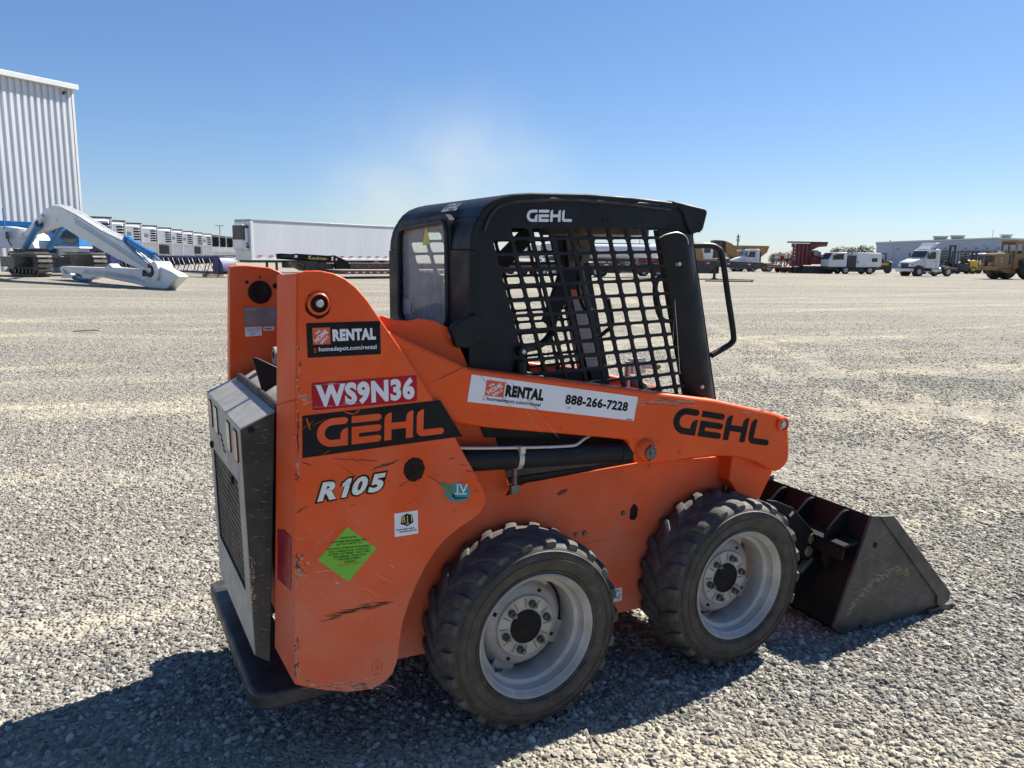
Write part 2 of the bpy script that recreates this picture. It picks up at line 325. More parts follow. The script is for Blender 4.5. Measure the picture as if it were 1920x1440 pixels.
# ================================================================== ground, gravel
TRACKS = []                                                           # wheel tracks: unit normal, offset, half width
for (a, b_, hw) in (((1350, 642), (1900, 622), .20), ((1340, 672), (1900, 652), .17), ((1380, 715), (1900, 690), .13), ((1395, 633), (1760, 756), .10), ((1330, 655), (1640, 760), .10), ((0, 600), (430, 588), .30), ((0, 628), (430, 615), .22), ((0, 690), (430, 672), .13), ((0, 765), (400, 748), .11), ((40, 1180), (420, 1135), .07), ((0, 900), (380, 870), .10)):
    p, q = on(2, 0, *a), on(2, 0, *b_); d_ = (q - p).normalized(); TRACKS.append((-d_.y, d_.x, -d_.y * p.x + d_.x * p.y, hw, p, q))
def track_mask(n, pos):
    """where wheels have packed the fines: 0..1"""
    N = n.nodes.new; L = n.links.new; tot = None
    ns = N('ShaderNodeTexNoise'); ns.inputs['Scale'].default_value = .55; ns.inputs['Detail'].default_value = 4; L(pos, ns.inputs[0])
    fr = N('ShaderNodeTexNoise'); fr.inputs['Scale'].default_value = 5; fr.inputs['Detail'].default_value = 6; L(pos, fr.inputs[0])
    def M(op, a, b_):
        x = N('ShaderNodeMath'); x.operation = op
        for k, q in ((0, a), (1, b_)):
            if isinstance(q, (int, float)): x.inputs[k].default_value = q
            else: L(q, x.inputs[k])
        return x.outputs[0]
    wob = M('ADD', M('MULTIPLY', M('SUBTRACT', ns.outputs[0], .5), 1.6), M('MULTIPLY', M('SUBTRACT', fr.outputs[0], .5), .7))
    for nx, ny, c, hw, p, q in TRACKS:
        dt = N('ShaderNodeVectorMath'); dt.operation = 'DOT_PRODUCT'; dt.inputs[1].default_value = (nx, ny, 0); L(pos, dt.inputs[0])
        d = M('ABSOLUTE', M('SUBTRACT', M('ADD', dt.outputs['Value'], M('MULTIPLY', wob, min(1.0, hw * 4))), c), 0)
        r = N('ShaderNodeMapRange'); r.interpolation_type = 'SMOOTHSTEP'; r.inputs[1].default_value = 0; r.inputs[2].default_value = hw * 2.4; r.inputs[3].default_value = .62; r.inputs[4].default_value = 0; L(d, r.inputs[0])
        tot = r.outputs[0] if tot is None else M('MAXIMUM', tot, r.outputs[0])
    fa = N('ShaderNodeMapRange'); fa.inputs[1].default_value = .35; fa.inputs[2].default_value = .6; fa.inputs[3].default_value = .05; fa.inputs[4].default_value = 1; L(ns.outputs[0], fa.inputs[0])
    return M('MULTIPLY', tot, fa.outputs[0])
def ground_mat():
    m = bpy.data.materials.new('gravel_ground'); m.use_nodes = True; n = m.node_tree; b = n.nodes['Principled BSDF']; N = n.nodes.new; L = n.links.new
    tc = N('ShaderNodeTexCoord'); P_ = tc.outputs['Object']
    m0 = N('ShaderNodeMapping'); m0.inputs['Rotation'].default_value = (0, 0, rad(24)); L(P_, m0.inputs[0])
    mp = N('ShaderNodeMapping'); mp.inputs['Scale'].default_value = (.10, 1.0, 1); L(m0.outputs[0], mp.inputs[0])
    def noise(scale, src, det=5, rough=.55):
        x = N('ShaderNodeTexNoise'); x.inputs['Scale'].default_value = scale; x.inputs['Detail'].default_value = det; x.inputs['Roughness'].default_value = rough; L(src, x.inputs[0]); return x.outputs[0]
    def mr(src, a, b_, c, d):
        x = N('ShaderNodeMapRange'); x.inputs[1].default_value = a; x.inputs[2].default_value = b_; x.inputs[3].default_value = c; x.inputs[4].default_value = d; L(src, x.inputs[0]); return x.outputs[0]
    def mix(f, a, b_):
        x = N('ShaderNodeMix'); x.data_type = 'RGBA'; L(f, x.inputs[0])
        for k, q in ((6, a), (7, b_)):
            if isinstance(q, tuple): x.inputs[k].default_value = (*q, 1)
            else: L(q, x.inputs[k])
        return x.outputs[2]
    big = mr(noise(.30, mp.outputs[0], 6, .6), .40, .64, 0, 1); mid = mr(noise(1.3, mp.outputs[0], 6, .6), .38, .64, .1, 1)
    v = N('ShaderNodeTexVoronoi'); v.inputs['Scale'].default_value = 60; L(P_, v.inputs[0])
    sep = N('ShaderNodeSeparateColor'); L(v.outputs['Color'], sep.inputs[0])
    v2 = N('ShaderNodeTexVoronoi'); v2.inputs['Scale'].default_value = 17; L(P_, v2.inputs[0]); sep2 = N('ShaderNodeSeparateColor'); L(v2.outputs['Color'], sep2.inputs[0])
    stone = mix(sep.outputs[0], (.13, .126, .113), (.375, .358, .31)); stone = mix(mr(sep2.outputs[1], 0, 1, 0, .35), stone, (.22, .214, .20))
    sand = mix(noise(60, P_, 6), (.37, .335, .25), (.49, .445, .345))
    f1 = N('ShaderNodeMath'); f1.operation = 'MULTIPLY'; L(big, f1.inputs[0]); L(mid, f1.inputs[1])
    f2 = N('ShaderNodeMath'); f2.operation = 'ADD'; f2.use_clamp = True; L(mr(f1.outputs[0], 0, .9, .08, .80), f2.inputs[0]); L(track_mask(n, P_), f2.inputs[1])
    col = mix(f2.outputs[0], stone, sand); cm = N('ShaderNodeVectorMath'); cm.operation = 'SCALE'; L(col, cm.inputs[0]); L(mr(noise(7, P_, 9, .8), .34, .64, .66, 1.28), cm.inputs['Scale']); L(cm.outputs[0], b.inputs['Base Color']); b.inputs['Roughness'].default_value = .95; b.inputs['Specular IOR Level'].default_value = .15
    bp = N('ShaderNodeBump'); bp.inputs['Distance'].default_value = .016; bp.inputs['Strength'].default_value = .9
    inv = mr(v.outputs['Distance'], 0, .7, 1, 0); bh = N('ShaderNodeMath'); bh.operation = 'ADD'; L(inv, bh.inputs[0]); L(mr(v2.outputs['Distance'], 0, .7, 1.6, 0), bh.inputs[1])
    L(bh.outputs[0], bp.inputs['Height']); L(bp.outputs[0], b.inputs['Normal'])
    return m
M_gr = ground_mat()
mb = MB(); mb.add([(-900, -300, 0), (1600, -300, 0), (1600, 2400, 0), (-900, 2400, 0)], [(0, 1, 2, 3)])
tag(mb.build('ground', M_gr, None), kind='structure')
def rock_mat():
    m = bpy.data.materials.new('crushed_stone'); m.use_nodes = True; n = m.node_tree; b = n.nodes['Principled BSDF']; N = n.nodes.new; L = n.links.new
    oi = N('ShaderNodeObjectInfo'); cr = N('ShaderNodeValToRGB'); L(oi.outputs['Random'], cr.inputs[0])
    e = cr.color_ramp.elements; e[0].position = 0; e[0].color = (.11, .107, .10, 1); e[1].position = 1; e[1].color = (.50, .475, .42, 1)
    for p, c in ((.25, (.17, .166, .154)), (.55, (.245, .237, .214)), (.75, (.32, .30, .255)), (.9, (.39, .375, .34))): q = e.new(p); q.color = (*c, 1)
    tc = N('ShaderNodeTexCoord'); ns = N('ShaderNodeTexNoise'); ns.inputs['Scale'].default_value = 2.2; ns.inputs['Detail'].default_value = 5; L(tc.outputs['Object'], ns.inputs[0])
    mr = N('ShaderNodeMapRange'); mr.inputs[3].default_value = .78; mr.inputs[4].default_value = 1.22; L(ns.outputs[0], mr.inputs[0])
    sc = N('ShaderNodeVectorMath'); sc.operation = 'SCALE'; L(cr.outputs[0], sc.inputs[0]); L(mr.outputs[0], sc.inputs['Scale'])
    gp = N('ShaderNodeNewGeometry'); m0 = N('ShaderNodeMapping'); m0.inputs['Rotation'].default_value = (0, 0, rad(24)); L(gp.outputs['Position'], m0.inputs[0]); mp = N('ShaderNodeMapping'); mp.inputs['Scale'].default_value = (.10, 1, 1); L(m0.outputs[0], mp.inputs[0])
    nb = N('ShaderNodeTexNoise'); nb.inputs['Scale'].default_value = .55; nb.inputs['Detail'].default_value = 5; L(mp.outputs[0], nb.inputs[0]); rb = N('ShaderNodeMapRange'); rb.inputs[1].default_value = .42; rb.inputs[2].default_value = .66; rb.inputs[3].default_value = 0; rb.inputs[4].default_value = .5; L(nb.outputs[0], rb.inputs[0])
    tm = N('ShaderNodeMath'); tm.operation = 'MAXIMUM'; L(rb.outputs[0], tm.inputs[0]); t2 = N('ShaderNodeMath'); t2.operation = 'MULTIPLY'; t2.inputs[1].default_value = .7; L(track_mask(n, gp.outputs['Position']), t2.inputs[0]); L(t2.outputs[0], tm.inputs[1])
    mx = N('ShaderNodeMix'); mx.data_type = 'RGBA'; L(tm.outputs[0], mx.inputs[0]); L(sc.outputs[0], mx.inputs[6]); mx.inputs[7].default_value = (.42, .383, .295, 1); L(mx.outputs[2], b.inputs['Base Color'])
    b.inputs['Roughness'].default_value = .9; b.inputs['Specular IOR Level'].default_value = .2
    return m
M_rock = rock_mat()
def gravel():
    # emitter: rings round the viewer, with a stones-per-square-metre value on every face
    import mathutils
    vs = []; fs = []; dens = []
    radii = [1.0, 1.2, 1.4, 1.6, 1.8, 2.0, 2.2, 2.45, 2.7, 2.95, 3.2, 3.4, 3.7, 4.0, 4.4, 4.8, 5.2, 5.6, 6.0, 6.5, 7.0, 7.5, 8.1, 8.8, 9.5, 10.2, 11, 12, 13, 14, 15.5, 17, 19, 21, 23, 26, 32]
    a0, a1, na = rad(61.7 - 50), rad(61.7 + 50), 90
    for r in radii:
        for k in range(na + 1): a = a0 + (a1 - a0) * k / na; vs.append((CAM.x + r * math.cos(a), CAM.y + r * math.sin(a), 0))
    D = {1: 6400, 2.2: 6400, 3.4: 5200, 4.8: 3800, 6.5: 2300, 8.8: 1200, 12: 600, 17: 220, 21: 90, 26: 40}
    for i in range(len(radii) - 1):
        d = [v for q, v in D.items() if q <= radii[i]][-1]
        for k in range(na):
            o = i * (na + 1) + k; fs.append((o, o + 1, o + na + 2, o + na + 1))
            c = Vector(vs[o]); c = (c + Vector(vs[o + na + 2])) / 2
            nz = mathutils.noise.noise(Vector(((c.x * .91 - c.y * .41) * .12, (c.x * .41 + c.y * .91) * 1.1, 3))) + .5 * mathutils.noise.noise(Vector((c.x * 1.7, c.y * 2.2, 9)))
            tk = min([abs(nx * c.x + ny * c.y - cc) / hw for nx, ny, cc, hw, p, q in TRACKS]); dens.append(d * max(.16, min(1.3, .78 + 1.25 * nz)) * (.35 if tk < 1 else 1))
    me = bpy.data.meshes.new('gravel'); me.from_pydata(vs, [], fs); me.update()
    at = me.attributes.new('dens', 'FLOAT', 'FACE'); at.data.foreach_set('value', dens); me.materials.append(M_rock)
    o = bpy.data.objects.new('gravel', me); COL.objects.link(o); tag(o, kind='stuff')
    ng = bpy.data.node_groups.new('scatter_stones', 'GeometryNodeTree'); ng.interface.new_socket('Geometry', in_out='INPUT', socket_type='NodeSocketGeometry'); ng.interface.new_socket('Geometry', in_out='OUTPUT', socket_type='NodeSocketGeometry')
    N = ng.nodes.new; L = ng.links.new
    gi = N('NodeGroupInput'); go = N('NodeGroupOutput')
    dp = N('GeometryNodeDistributePointsOnFaces'); na_ = N('GeometryNodeInputNamedAttribute'); na_.data_type = 'FLOAT'; na_.inputs[0].default_value = 'dens'
    L(gi.outputs[0], dp.inputs['Mesh']); L(na_.outputs[0], dp.inputs['Density'])
    jn = N('GeometryNodeJoinGeometry')
    for k in range(7):
        ic = N('GeometryNodeMeshIcoSphere'); ic.inputs['Radius'].default_value = 1; ic.inputs['Subdivisions'].default_value = 2
        sp = N('GeometryNodeSetPosition'); ps = N('GeometryNodeInputPosition'); ad = N('ShaderNodeVectorMath'); ad.operation = 'ADD'; ad.inputs[1].default_value = (k * 7.3, k * 3.1, k * 5.7); L(ps.outputs[0], ad.inputs[0])
        vo = N('ShaderNodeTexVoronoi'); vo.inputs['Scale'].default_value = .75; L(ad.outputs[0], vo.inputs[0])
        sb = N('ShaderNodeVectorMath'); sb.operation = 'SUBTRACT'; L(vo.outputs['Position'], sb.inputs[0]); L(ad.outputs[0], sb.inputs[1])
        sc = N('ShaderNodeVectorMath'); sc.operation = 'SCALE'; sc.inputs['Scale'].default_value = .38; L(sb.outputs[0], sc.inputs[0])
        L(ic.outputs[0], sp.inputs[0]); L(sc.outputs[0], sp.inputs['Offset'])
        tr = N('GeometryNodeTransform'); tr.inputs['Scale'].default_value = (1.15, .9 - .03 * k, .62 + .04 * (k % 3)); L(sp.outputs[0], tr.inputs[0])
        sm = N('GeometryNodeSetMaterial'); sm.inputs['Material'].default_value = M_rock; ss = N('GeometryNodeSetShadeSmooth'); ss.inputs['Shade Smooth'].default_value = False; L(tr.outputs[0], ss.inputs[0]); L(ss.outputs[0], sm.inputs[0])
        gt = N('GeometryNodeGeometryToInstance'); L(sm.outputs[0], gt.inputs[0]); L(gt.outputs[0], jn.inputs[0])
    ip = N('GeometryNodeInstanceOnPoints'); L(dp.outputs['Points'], ip.inputs['Points']); L(jn.outputs[0], ip.inputs['Instance']); ip.inputs['Pick Instance'].default_value = True
    ri = N('FunctionNodeRandomValue'); ri.data_type = 'INT'; ri.inputs[4].default_value = 0; ri.inputs[5].default_value = 6; L(ri.outputs[2], ip.inputs['Instance Index'])
    rr = N('FunctionNodeRandomValue'); rr.data_type = 'FLOAT_VECTOR'; rr.inputs[0].default_value = (-.5, -.5, 0); rr.inputs[1].default_value = (.5, .5, 6.28); rr.inputs['Seed'].default_value = 2; L(rr.outputs[0], ip.inputs['Rotation'])
    rs_ = N('FunctionNodeRandomValue'); rs_.data_type = 'FLOAT'; rs_.inputs[2].default_value = 0; rs_.inputs[3].default_value = 1; rs_.inputs['Seed'].default_value = 5
    pw = N('ShaderNodeMath'); pw.operation = 'POWER'; pw.inputs[1].default_value = 3.0; L(rs_.outputs[1], pw.inputs[0])
    mm = N('ShaderNodeMapRange'); mm.inputs[3].default_value = .0038; mm.inputs[4].default_value = .0150; L(pw.outputs[0], mm.inputs[0])
    L(mm.outputs[0], ip.inputs['Scale']); L(ip.outputs[0], go.inputs[0])
    md = o.modifiers.new('scatter', 'NODES'); md.node_group = ng
gravel()
# ================================================================== the skid steer loader (x forward, y away from the viewer's side, ground z = 0)
HUB, WB, YC = 0.3296, 0.8806, 0.545
LD = thing('skid_steer_loader', 'orange and black wheeled skid steer loader with mesh cab and bucket on near gravel', 'skid steer loader')

# ---- chassis tub
prof = [(-.70, .30), (-.42, .245), (.46, .213), (.98, .20), (1.03, .62), (.986, .66), (.958, .738), (.95, .769), (.543, .791), (.067, .776), (.046, .767), (.032, .745), (-.02, .74), (-.70, .74)]
mb = MB(); mb.prism(prof, .215, .875)
mb.box(.30, .98, .2135, .2145, .512, .516)                            # pressed fold line
chassis = mb.build('chassis', M_or, LD, bevel=.006)
def disc_y(mb, x, z, y, r, h, mi=0, n=20, hole=None):
    mb.cyl((x, y, z), (x, y - h, z), r, n=n, mi=mi)
mb = MB()
for (u, v), r in (((1096, 1000), .011), ((1080, 1002), .009), ((1168, 962), .010)):
    p = on(1, .215, u, v); mb.cyl((p.x, .2155, p.z), (p.x, .209, p.z), r, r * .8, 12)
mb.build('plug_bolt', M_nut, chassis, smooth=40)
mb = MB(); p = on(1, .215, 1188, 961)
pts = [(p.x + .021 * rnd.uniform(.75, 1.1) * math.cos(t), p.z + .037 * rnd.uniform(.75, 1.1) * math.sin(t)) for t in [i * .45 for i in range(14)]]
mb.prism(pts, .2135, .2155); mb.build('grease_hole', M_rust, chassis)
mb = MB(); pts = XZ(.215, [(1044, 926), (1052, 919), (1064, 916), (1063, 921), (1054, 927), (1046, 929)])
mb.prism(pts, .2138, .2152); mb.build('paint_chip', M_scuff, chassis)
# black lower cab side, seen between chassis and lift arm
mb = MB(); mb.prism([(-.16, .70), (.62, .70), (.60, .86), (.55, 1.02), (-.16, 1.06)], .262, .285); mb.prism([(-.16, .70), (.62, .70), (.60, .86), (.55, 1.02), (-.16, 1.06)], .83, .85)
mb.box(-.02, .56, .226, .262, .77, .80)
mb.build('cab_base', M_blk, LD, bevel=.004)
mb = MB()
for u, v in ((1126, 867), (990, 884), (1103, 869)):
    p = on(1, .262, u, v); mb.cyl((p.x, .263, p.z), (p.x, .256, p.z), .007, n=10)
mb.build('bolt', M_nut, LD, smooth=40)

# ---- rear towers
TOW = [(-.71, 1.493), (-.688, 1.4985), (-.652, 1.499), (-.616, 1.492), (-.582, 1.477), (-.553, 1.454), (-.52, 1.416), (-.482, 1.36), (-.411, 1.258), (-.346, 1.156), (-.277, 1.043), (-.215, .928), (-.169, .851), (-.150, .806), (-.145, .785), (-.149, .765), (-.161, .748), (-.187, .729), (-.238, .705), (-.278, .681), (-.314, .649), (-.349, .603), (-.376, .557), (-.402, .502), (-.426, .437), (-.438, .371), (-.446, .311), (-.462, .274), (-.487, .252), (-.53, .241), (-.60, .250), (-.67, .275), (-.72, .297), (-.759, .318), (-.742, .80)]
FLR = [(-.742, 1.485), (-.757, 1.117), (-.789, .360)]               # inner edge of the rear flange at y = .205
def tower(y0, y1, flange):
    mb = MB(); mb.prism(TOW, y0, y1)
    if flange:                                                        # bent-in rear face
        ax = [(-.712, 1.491), (-.727, 1.15), (-.7595, .320)]
        t = .012
        for k in range(2):
            (xa, za), (xb, zb) = ax[k], ax[k + 1]; (xc, zc), (xd, zd) = FLR[k], FLR[k + 1]
            if k == 1: zd = .385
            mb.hexa([(xb - .001, y0 + .004, zb), (xd, .205, zd), (xd + t, .205, zd), (xb + t, y1, zb), (xa - .001, y0 + .004, za), (xc, .205, zc), (xc + t, .205, zc), (xa + t, y1, za)])
    return mb
rt_tower = tower(.087, .099, True).build('lift_tower', M_or, LD, bevel=.0035, seg=3)
inner = [(x + (.062 if z < 1.2 and x > -.42 else 0), z) for x, z in TOW if z > .5 or x > -.5]
mb = MB(); mb.prism([(-.70, 1.40), (-.62, 1.42), (-.55, 1.36), (-.40, 1.17), (-.066, .984), (-.003, .778), (-.02, .742), (-.70, .742)], .196, .212); mb.build('tower_inner_plate', M_or, LD, bevel=.003)
mb = MB(); mb.prism([(x - (.045 if x < -.65 else 0), z) for x, z in TOW], .932, .985); lt_tower = mb.build('lift_tower', M_or, LD, bevel=.0035)
# pivot bosses
def ring_boss(parent, x, y, z, r0, r1, depth, m_ring, m_in):
    mb = MB(); mb.lathe([(r0, .012), (r0, -depth), (r0 - .004, -depth - .004), (r1, -depth - .004), (r1, -.001), (0, -.001)], 32)
    mb.m = [0] * len(mb.f)
    T = Matrix.Translation((x, y, z)); mb.v = [tuple(T @ Vector(p)) for p in mb.v]
    return mb.build('pivot_boss', m_ring, parent, smooth=35)
b = ring_boss(rt_tower, -.659, .087, 1.410, .031, .024, .008, M_or, None)
mb = MB(); mb.lathe([(.0115, -.002), (.0115, -.012), (.0095, -.015), (0, -.015)], 20, T=Matrix.Translation((-.657, .087, 1.411)))
mb.build('pivot_pin', M_bright, rt_tower, smooth=40)
mb = MB(); mb.lathe([(.0245, -.0105), (.022, -.004), (.0115, -.003), (0, -.003)], 24, T=Matrix.Translation((-.659, .087, 1.410))); mb.build('pivot_recess', M_rust, rt_tower, smooth=40)
mb = MB(); pts = [(-.659 + .034 * rnd.uniform(.86, 1.14) * math.cos(i * .33), 1.406 + .036 * rnd.uniform(.86, 1.16) * math.sin(i * .33)) for i in range(19)]
mb.prism(pts, .0862, .0866); mb.build('grease_stain', M_rust, rt_tower)
# lower pivot, a dark greasy bore
mb = MB(); pts = [(-.386 + .033 * rnd.uniform(.95, 1.07) * math.cos(i * .2094), .912 + .036 * rnd.uniform(.95, 1.09) * math.sin(i * .2094)) for i in range(30)]
mb.prism(pts, .0858, .0866); mb.lathe([(.029, 0), (.029, -.003), (.016, -.0035), (.013, -.001), (.007, -.001), (.006, -.003), (0, -.003)], 32, T=Matrix.Translation((-.386, .087, .915)))
mb.build('lower_pivot', M_rust, rt_tower, smooth=40)
# left tower bore and plates seen through the gap
P = on(1, .932, 487, 548)
mb = MB(); mb.lathe([(.042, .004), (.042, -.003), (.036, -.006), (.030, -.006), (.030, .0), (0, .002)], 28, T=Matrix.Translation((P.x, .93, P.z)))
mb.build('pivot_bore', M_rust, lt_tower, smooth=40)
mb = MB()
for u, v, r in ((463, 529, .006), (487, 520, .004), (516, 536, .010)):
    p = on(1, .932, u, v); mb.cyl((p.x, .9318, p.z), (p.x, .9305, p.z), r, n=12)
mb.build('bolt_hole', M_black, lt_tower)
mb = MB(); f = frame_px(.9305, (458, 612), (519, 610), (457, 576)); f.rect(mb, 0, 0, 1, 1, .0006, 0)
f.text(mb, 'GEHL', .05, .82, .40, .95, .0012, 1, .03)
for k in range(4): f.rect(mb, .06, .60 - .13 * k, .9 - .1 * (k % 2), .607 - .13 * k, .0012, 1)
mb.build('serial_plate', [M_grey, M_pink], lt_tower)
mb = MB(); f = frame_px(.9305, (460, 631), (491, 629), (459, 614)); f.rect(mb, 0, 0, 1, 1, .0006, 0); f.text(mb, 'Made with PRIDE', .06, .66, .94, .9, .0012, 1, .0); f.text(mb, 'Inspected by', .2, .42, .8, .6, .0012, 1, 0); f.text(mb, '#7 K', .3, .1, .6, .32, .0012, 1, .02)
f = frame_px(.9305, (494, 620), (514, 619), (494, 613)); f.rect(mb, 0, 0, 1, 1, .0006, 0); f.rect(mb, .1, .25, .8, .7, .0012, 1)
mb.build('inspection_label', [M_white, M_grey], lt_tower)

# ---- decals on the right tower (each its own frame measured on the panel's plane)
YT = .0866
def decal(name, parent, mats, build):
    mb = MB(); build(mb); return mb.build(name, mats, parent)
def hd_logo(f, mb, a0, b0, a1, b1, h, mo, mw):
    """square badge with three slanted lines of stencil capitals"""
    f.rect(mb, a0, b0, a1, b1, h, mo)
    ca, sa = math.cos(rad(42)), math.sin(rad(42))
    A = (a1 - a0); B = (b1 - b0)
    for body, cx, cy, ln, ht in (('THE', .30, .72, .34, .15), ('HOME', .47, .50, .92, .27), ('DEPOT', .66, .27, .62, .17)):
        vs, fs = textmesh(body, .035)
        out = []
        for x, y in vs:
            X = (x - .5) * ln; Y = (y - .5) * ht
            out.append(f.p(a0 + A * min(.99, max(.01, cx + X * ca - Y * sa)), b0 + B * min(.99, max(.01, cy + X * sa + Y * ca)), h + .0005))
        mb.add(out, fs, mw)
def d1(mb):
    f = frame_px(YT, (577, 671), (714, 664), (574, 606)); f.rect(mb, 0, 0, 1, 1, .0006, 0)
    hd_logo(f, mb, .075, .37, .31, .86, .0011, 1, 2)
    f.text(mb, 'RENTAL', .34, .45, .935, .80, .0011, 2, .06)
    f.text(mb, 'homedepot.com/rental', .15, .13, .94, .30, .0011, 2, .018)
    f.rect(mb, .085, .14, .115, .27, .0011, 1); f.rect(mb, .092, .165, .108, .25, .0014, 0)
decal('rental_sticker', rt_tower, [M_black, M_logo, M_white], d1)
def d2(mb):
    f = frame_px(YT, (586, 770), (782, 752), (584, 718))
    pl = fillet([(0, 0), (1, 0), (1, 1), (0, 1)], .05); f.poly(mb, pl, .0006, 0)
    f.text(mb, 'WS9N36', .035, .07, .975, .94, .0012, 1, .05)
    to3 = lambda p: f.p(p[0], p[1], .0018)
    for k in range(16): sliver(mb, (rnd.uniform(.03, .45), rnd.choice([.93, .9, .12, .2])), rnd.uniform(-.15, .15), rnd.uniform(.05, .16), rnd.uniform(.02, .05), to3, 2)
decal('unit_number_sticker', rt_tower, [M_red, M_white, M_pink], d2)
def d3(mb):
    f = frame_px(YT, (567, 859), (867, 818), (567, 778))
    pts = [(567, 778), (580, 783), (825, 750), (867, 818), (567, 859)]
    mb.add([on(1, YT - .0006, *p) for p in [(567, 780), (825, 750), (867, 818), (567, 859)]], [(0, 1, 2, 3)], 0)
    g = frame_px(YT, (594, 841), (832, 813), (594, 787)); logo_gehl(g, mb, .0012, 1)
    to3 = lambda p: on(1, YT - .0018, *p)
    for c, a, l, wd in (((578, 795), 1.2, 26, 5), ((655, 775), .2, 24, 3), ((670, 772), -.5, 12, 3), ((572, 800), -.6, 44, 1.2), ((598, 792), -.5, 30, 1), ((612, 848), -.5, 20, 1)):
        sliver(mb, c, a, l, wd, to3, 1)
decal('maker_sticker', rt_tower, [M_black, M_or], d3)
def d4(mb):
    f = frame_px(YT, (590, 945), (717, 923), (603, 902))
    for b, h, mi in ((.105, .0006, 0), (.055, .0011, 2), (.040, .0016, 1)):
        for ch, x0, x1 in (('R', 0, .325), ('1', .305, .475), ('0', .470, .745), ('5', .735, 1.0)):
            vs, fs = textmesh(ch, b) if ch != '1' else ([(.34, 0), (1.0, 0), (1.0, 1), (.52, 1), (0, .80), (0, .58), (.34, .70)], [list(range(7))]); q = {.105: 0, .055: .024, .040: .031}[b]; e2 = {.105: 0, .055: .072, .040: .088}[b]; h = h + .0001 * x0
            mb.add([f.p(x0 + q + (x1 - x0 - 2 * q) * x, e2 + (1 - 2 * e2) * y, h) for x, y in vs], fs, mi)
    to3 = lambda p: f.p(p[0], p[1], .002)
    for k in range(10): sliver(mb, (rnd.uniform(.1, .95), rnd.uniform(.45, .9)), rnd.uniform(-.3, .3), rnd.uniform(.06, .14), rnd.uniform(.01, .022), to3, 0)
decal('model_sticker', rt_tower, [M_black, M_white, M_yell], d4)
def d5(mb):
    f = frame_px(YT, (833, 942), (883, 942), (833, 905))
    f.poly(mb, [(.5 + .49 * math.cos(t), .5 + .5 * math.sin(t)) for t in [i * math.pi / 16 for i in range(32)]], .0006, 3)
    f.poly(mb, [(.5 + .46 * math.cos(t), .5 + .46 * math.sin(t)) for t in [i * math.pi / 16 for i in range(32)]], .001, 0)
    f.text(mb, 'IV', .46, .48, .86, .95, .0016, 1, .0)
    f.rect(mb, .30, .42, .84, .47, .0016, 1)
    f.poly(mb, [(.28, .46), (.30, .28), (.40, .19), (.86, .22), (.86, .27), (.44, .26), (.37, .31), (.36, .46)], .0016, 2)
    f.poly(mb, [(-.14, 1.02), (.08, .98), (.24, .84), (.30, .62), (.28, .38), (.10, .46), (-.02, .64), (-.10, .84)], .0021, 4)
decal('engine_sticker', rt_tower, [M_teal, M_white, M_black, M_grey, M_leaf], d5)
def d6(mb):
    f = frame_px(YT, (740, 1007), (784, 1000), (739, 963)); f.rect(mb, 0, 0, 1, 1, .0006, 0)
    f.poly(mb, [(.26, .50), (.38, .47), (.54, .38), (.70, .47), (.80, .52), (.76, .84), (.52, .92), (.30, .84)], .0011, 2)
    f.text(mb, '811', .30, .56, .74, .84, .0016, 1, .0); f.poly(mb, [(.48, .44), (.60, .44), (.62, .53), (.54, .57), (.46, .53)], .0017, 3)
    f.text(mb, "Know what's below.", .08, .245, .84, .33, .0012, 2, .02); f.text(mb, 'Call before you dig.', .20, .12, .94, .225, .0012, 2, .02)
decal('dig_safety_sticker', rt_tower, [M_white, M_yell, M_black, M_grey], d6)
def d7(mb):
    pts = [(651, 988), (706, 1028), (653, 1091), (596, 1050)]
    mb.add([on(1, YT - .0006, *p) for p in pts], [(0, 3, 2, 1)], 0)
    f = frame_px(YT, (612, 1062), (690, 1054), (612, 1007))
    L = ['PLEASE NOTE:', 'CUSTOMER RESPONSIBILITIES', '(BUT NOT LIMITED TO)', 'INSURANCE - DAMAGE TO EQUIPMENT', 'DAILY LUBRICATIONS - CHECK OILS', 'FILTERS - BATTERIES - FLAT TIRES', 'TIRE DAMAGE - WEAR PARTS', 'FUEL REPLACEMENT', 'CLEANING']
    Wd = [.40, .84, .60, 1.06, .98, .98, .80, .56, .28]
    for k, (t, wd) in enumerate(zip(L, Wd)):
        y = .90 - k * .095 - (.03 if k > 0 else 0) - (.04 if k > 2 else 0); c = .52 + .005 * k
        f.text(mb, t, c - wd / 2, y, c + wd / 2, y + .062, .0012, 1, .012)
    to3 = lambda p: on(1, YT - .0018, *p)
    sliver(mb, (655, 1058), -.15, 55, 2.4, to3, 2); sliver(mb, (632, 1050), .1, 22, 1.4, to3, 2)
decal('customer_notice_sticker', rt_tower, [M_green, M_black, M_or], d7)
def d8(mb):                                                           # red reflector on the rear flange
    def fp(z, y):
        t = (z - .36) / (1.117 - .36); xo = -.7605 + (z - .32) / .83 * .0335; xi = -.789 + t * .032
        s = (y - .091) / .114; return Vector((xo + (xi - xo) * s - .0022, y, z))
    z1, z2 = .585, .765
    mb.add([fp(z1 + .01, .108), fp(z1 + .02, .188), fp(z2 - .01, .188), fp(z2 - .002, .150), fp(z2 - .012, .108)], [(0, 1, 2, 3, 4)], 0)
decal('reflector', rt_tower, [M_reflect], d8)
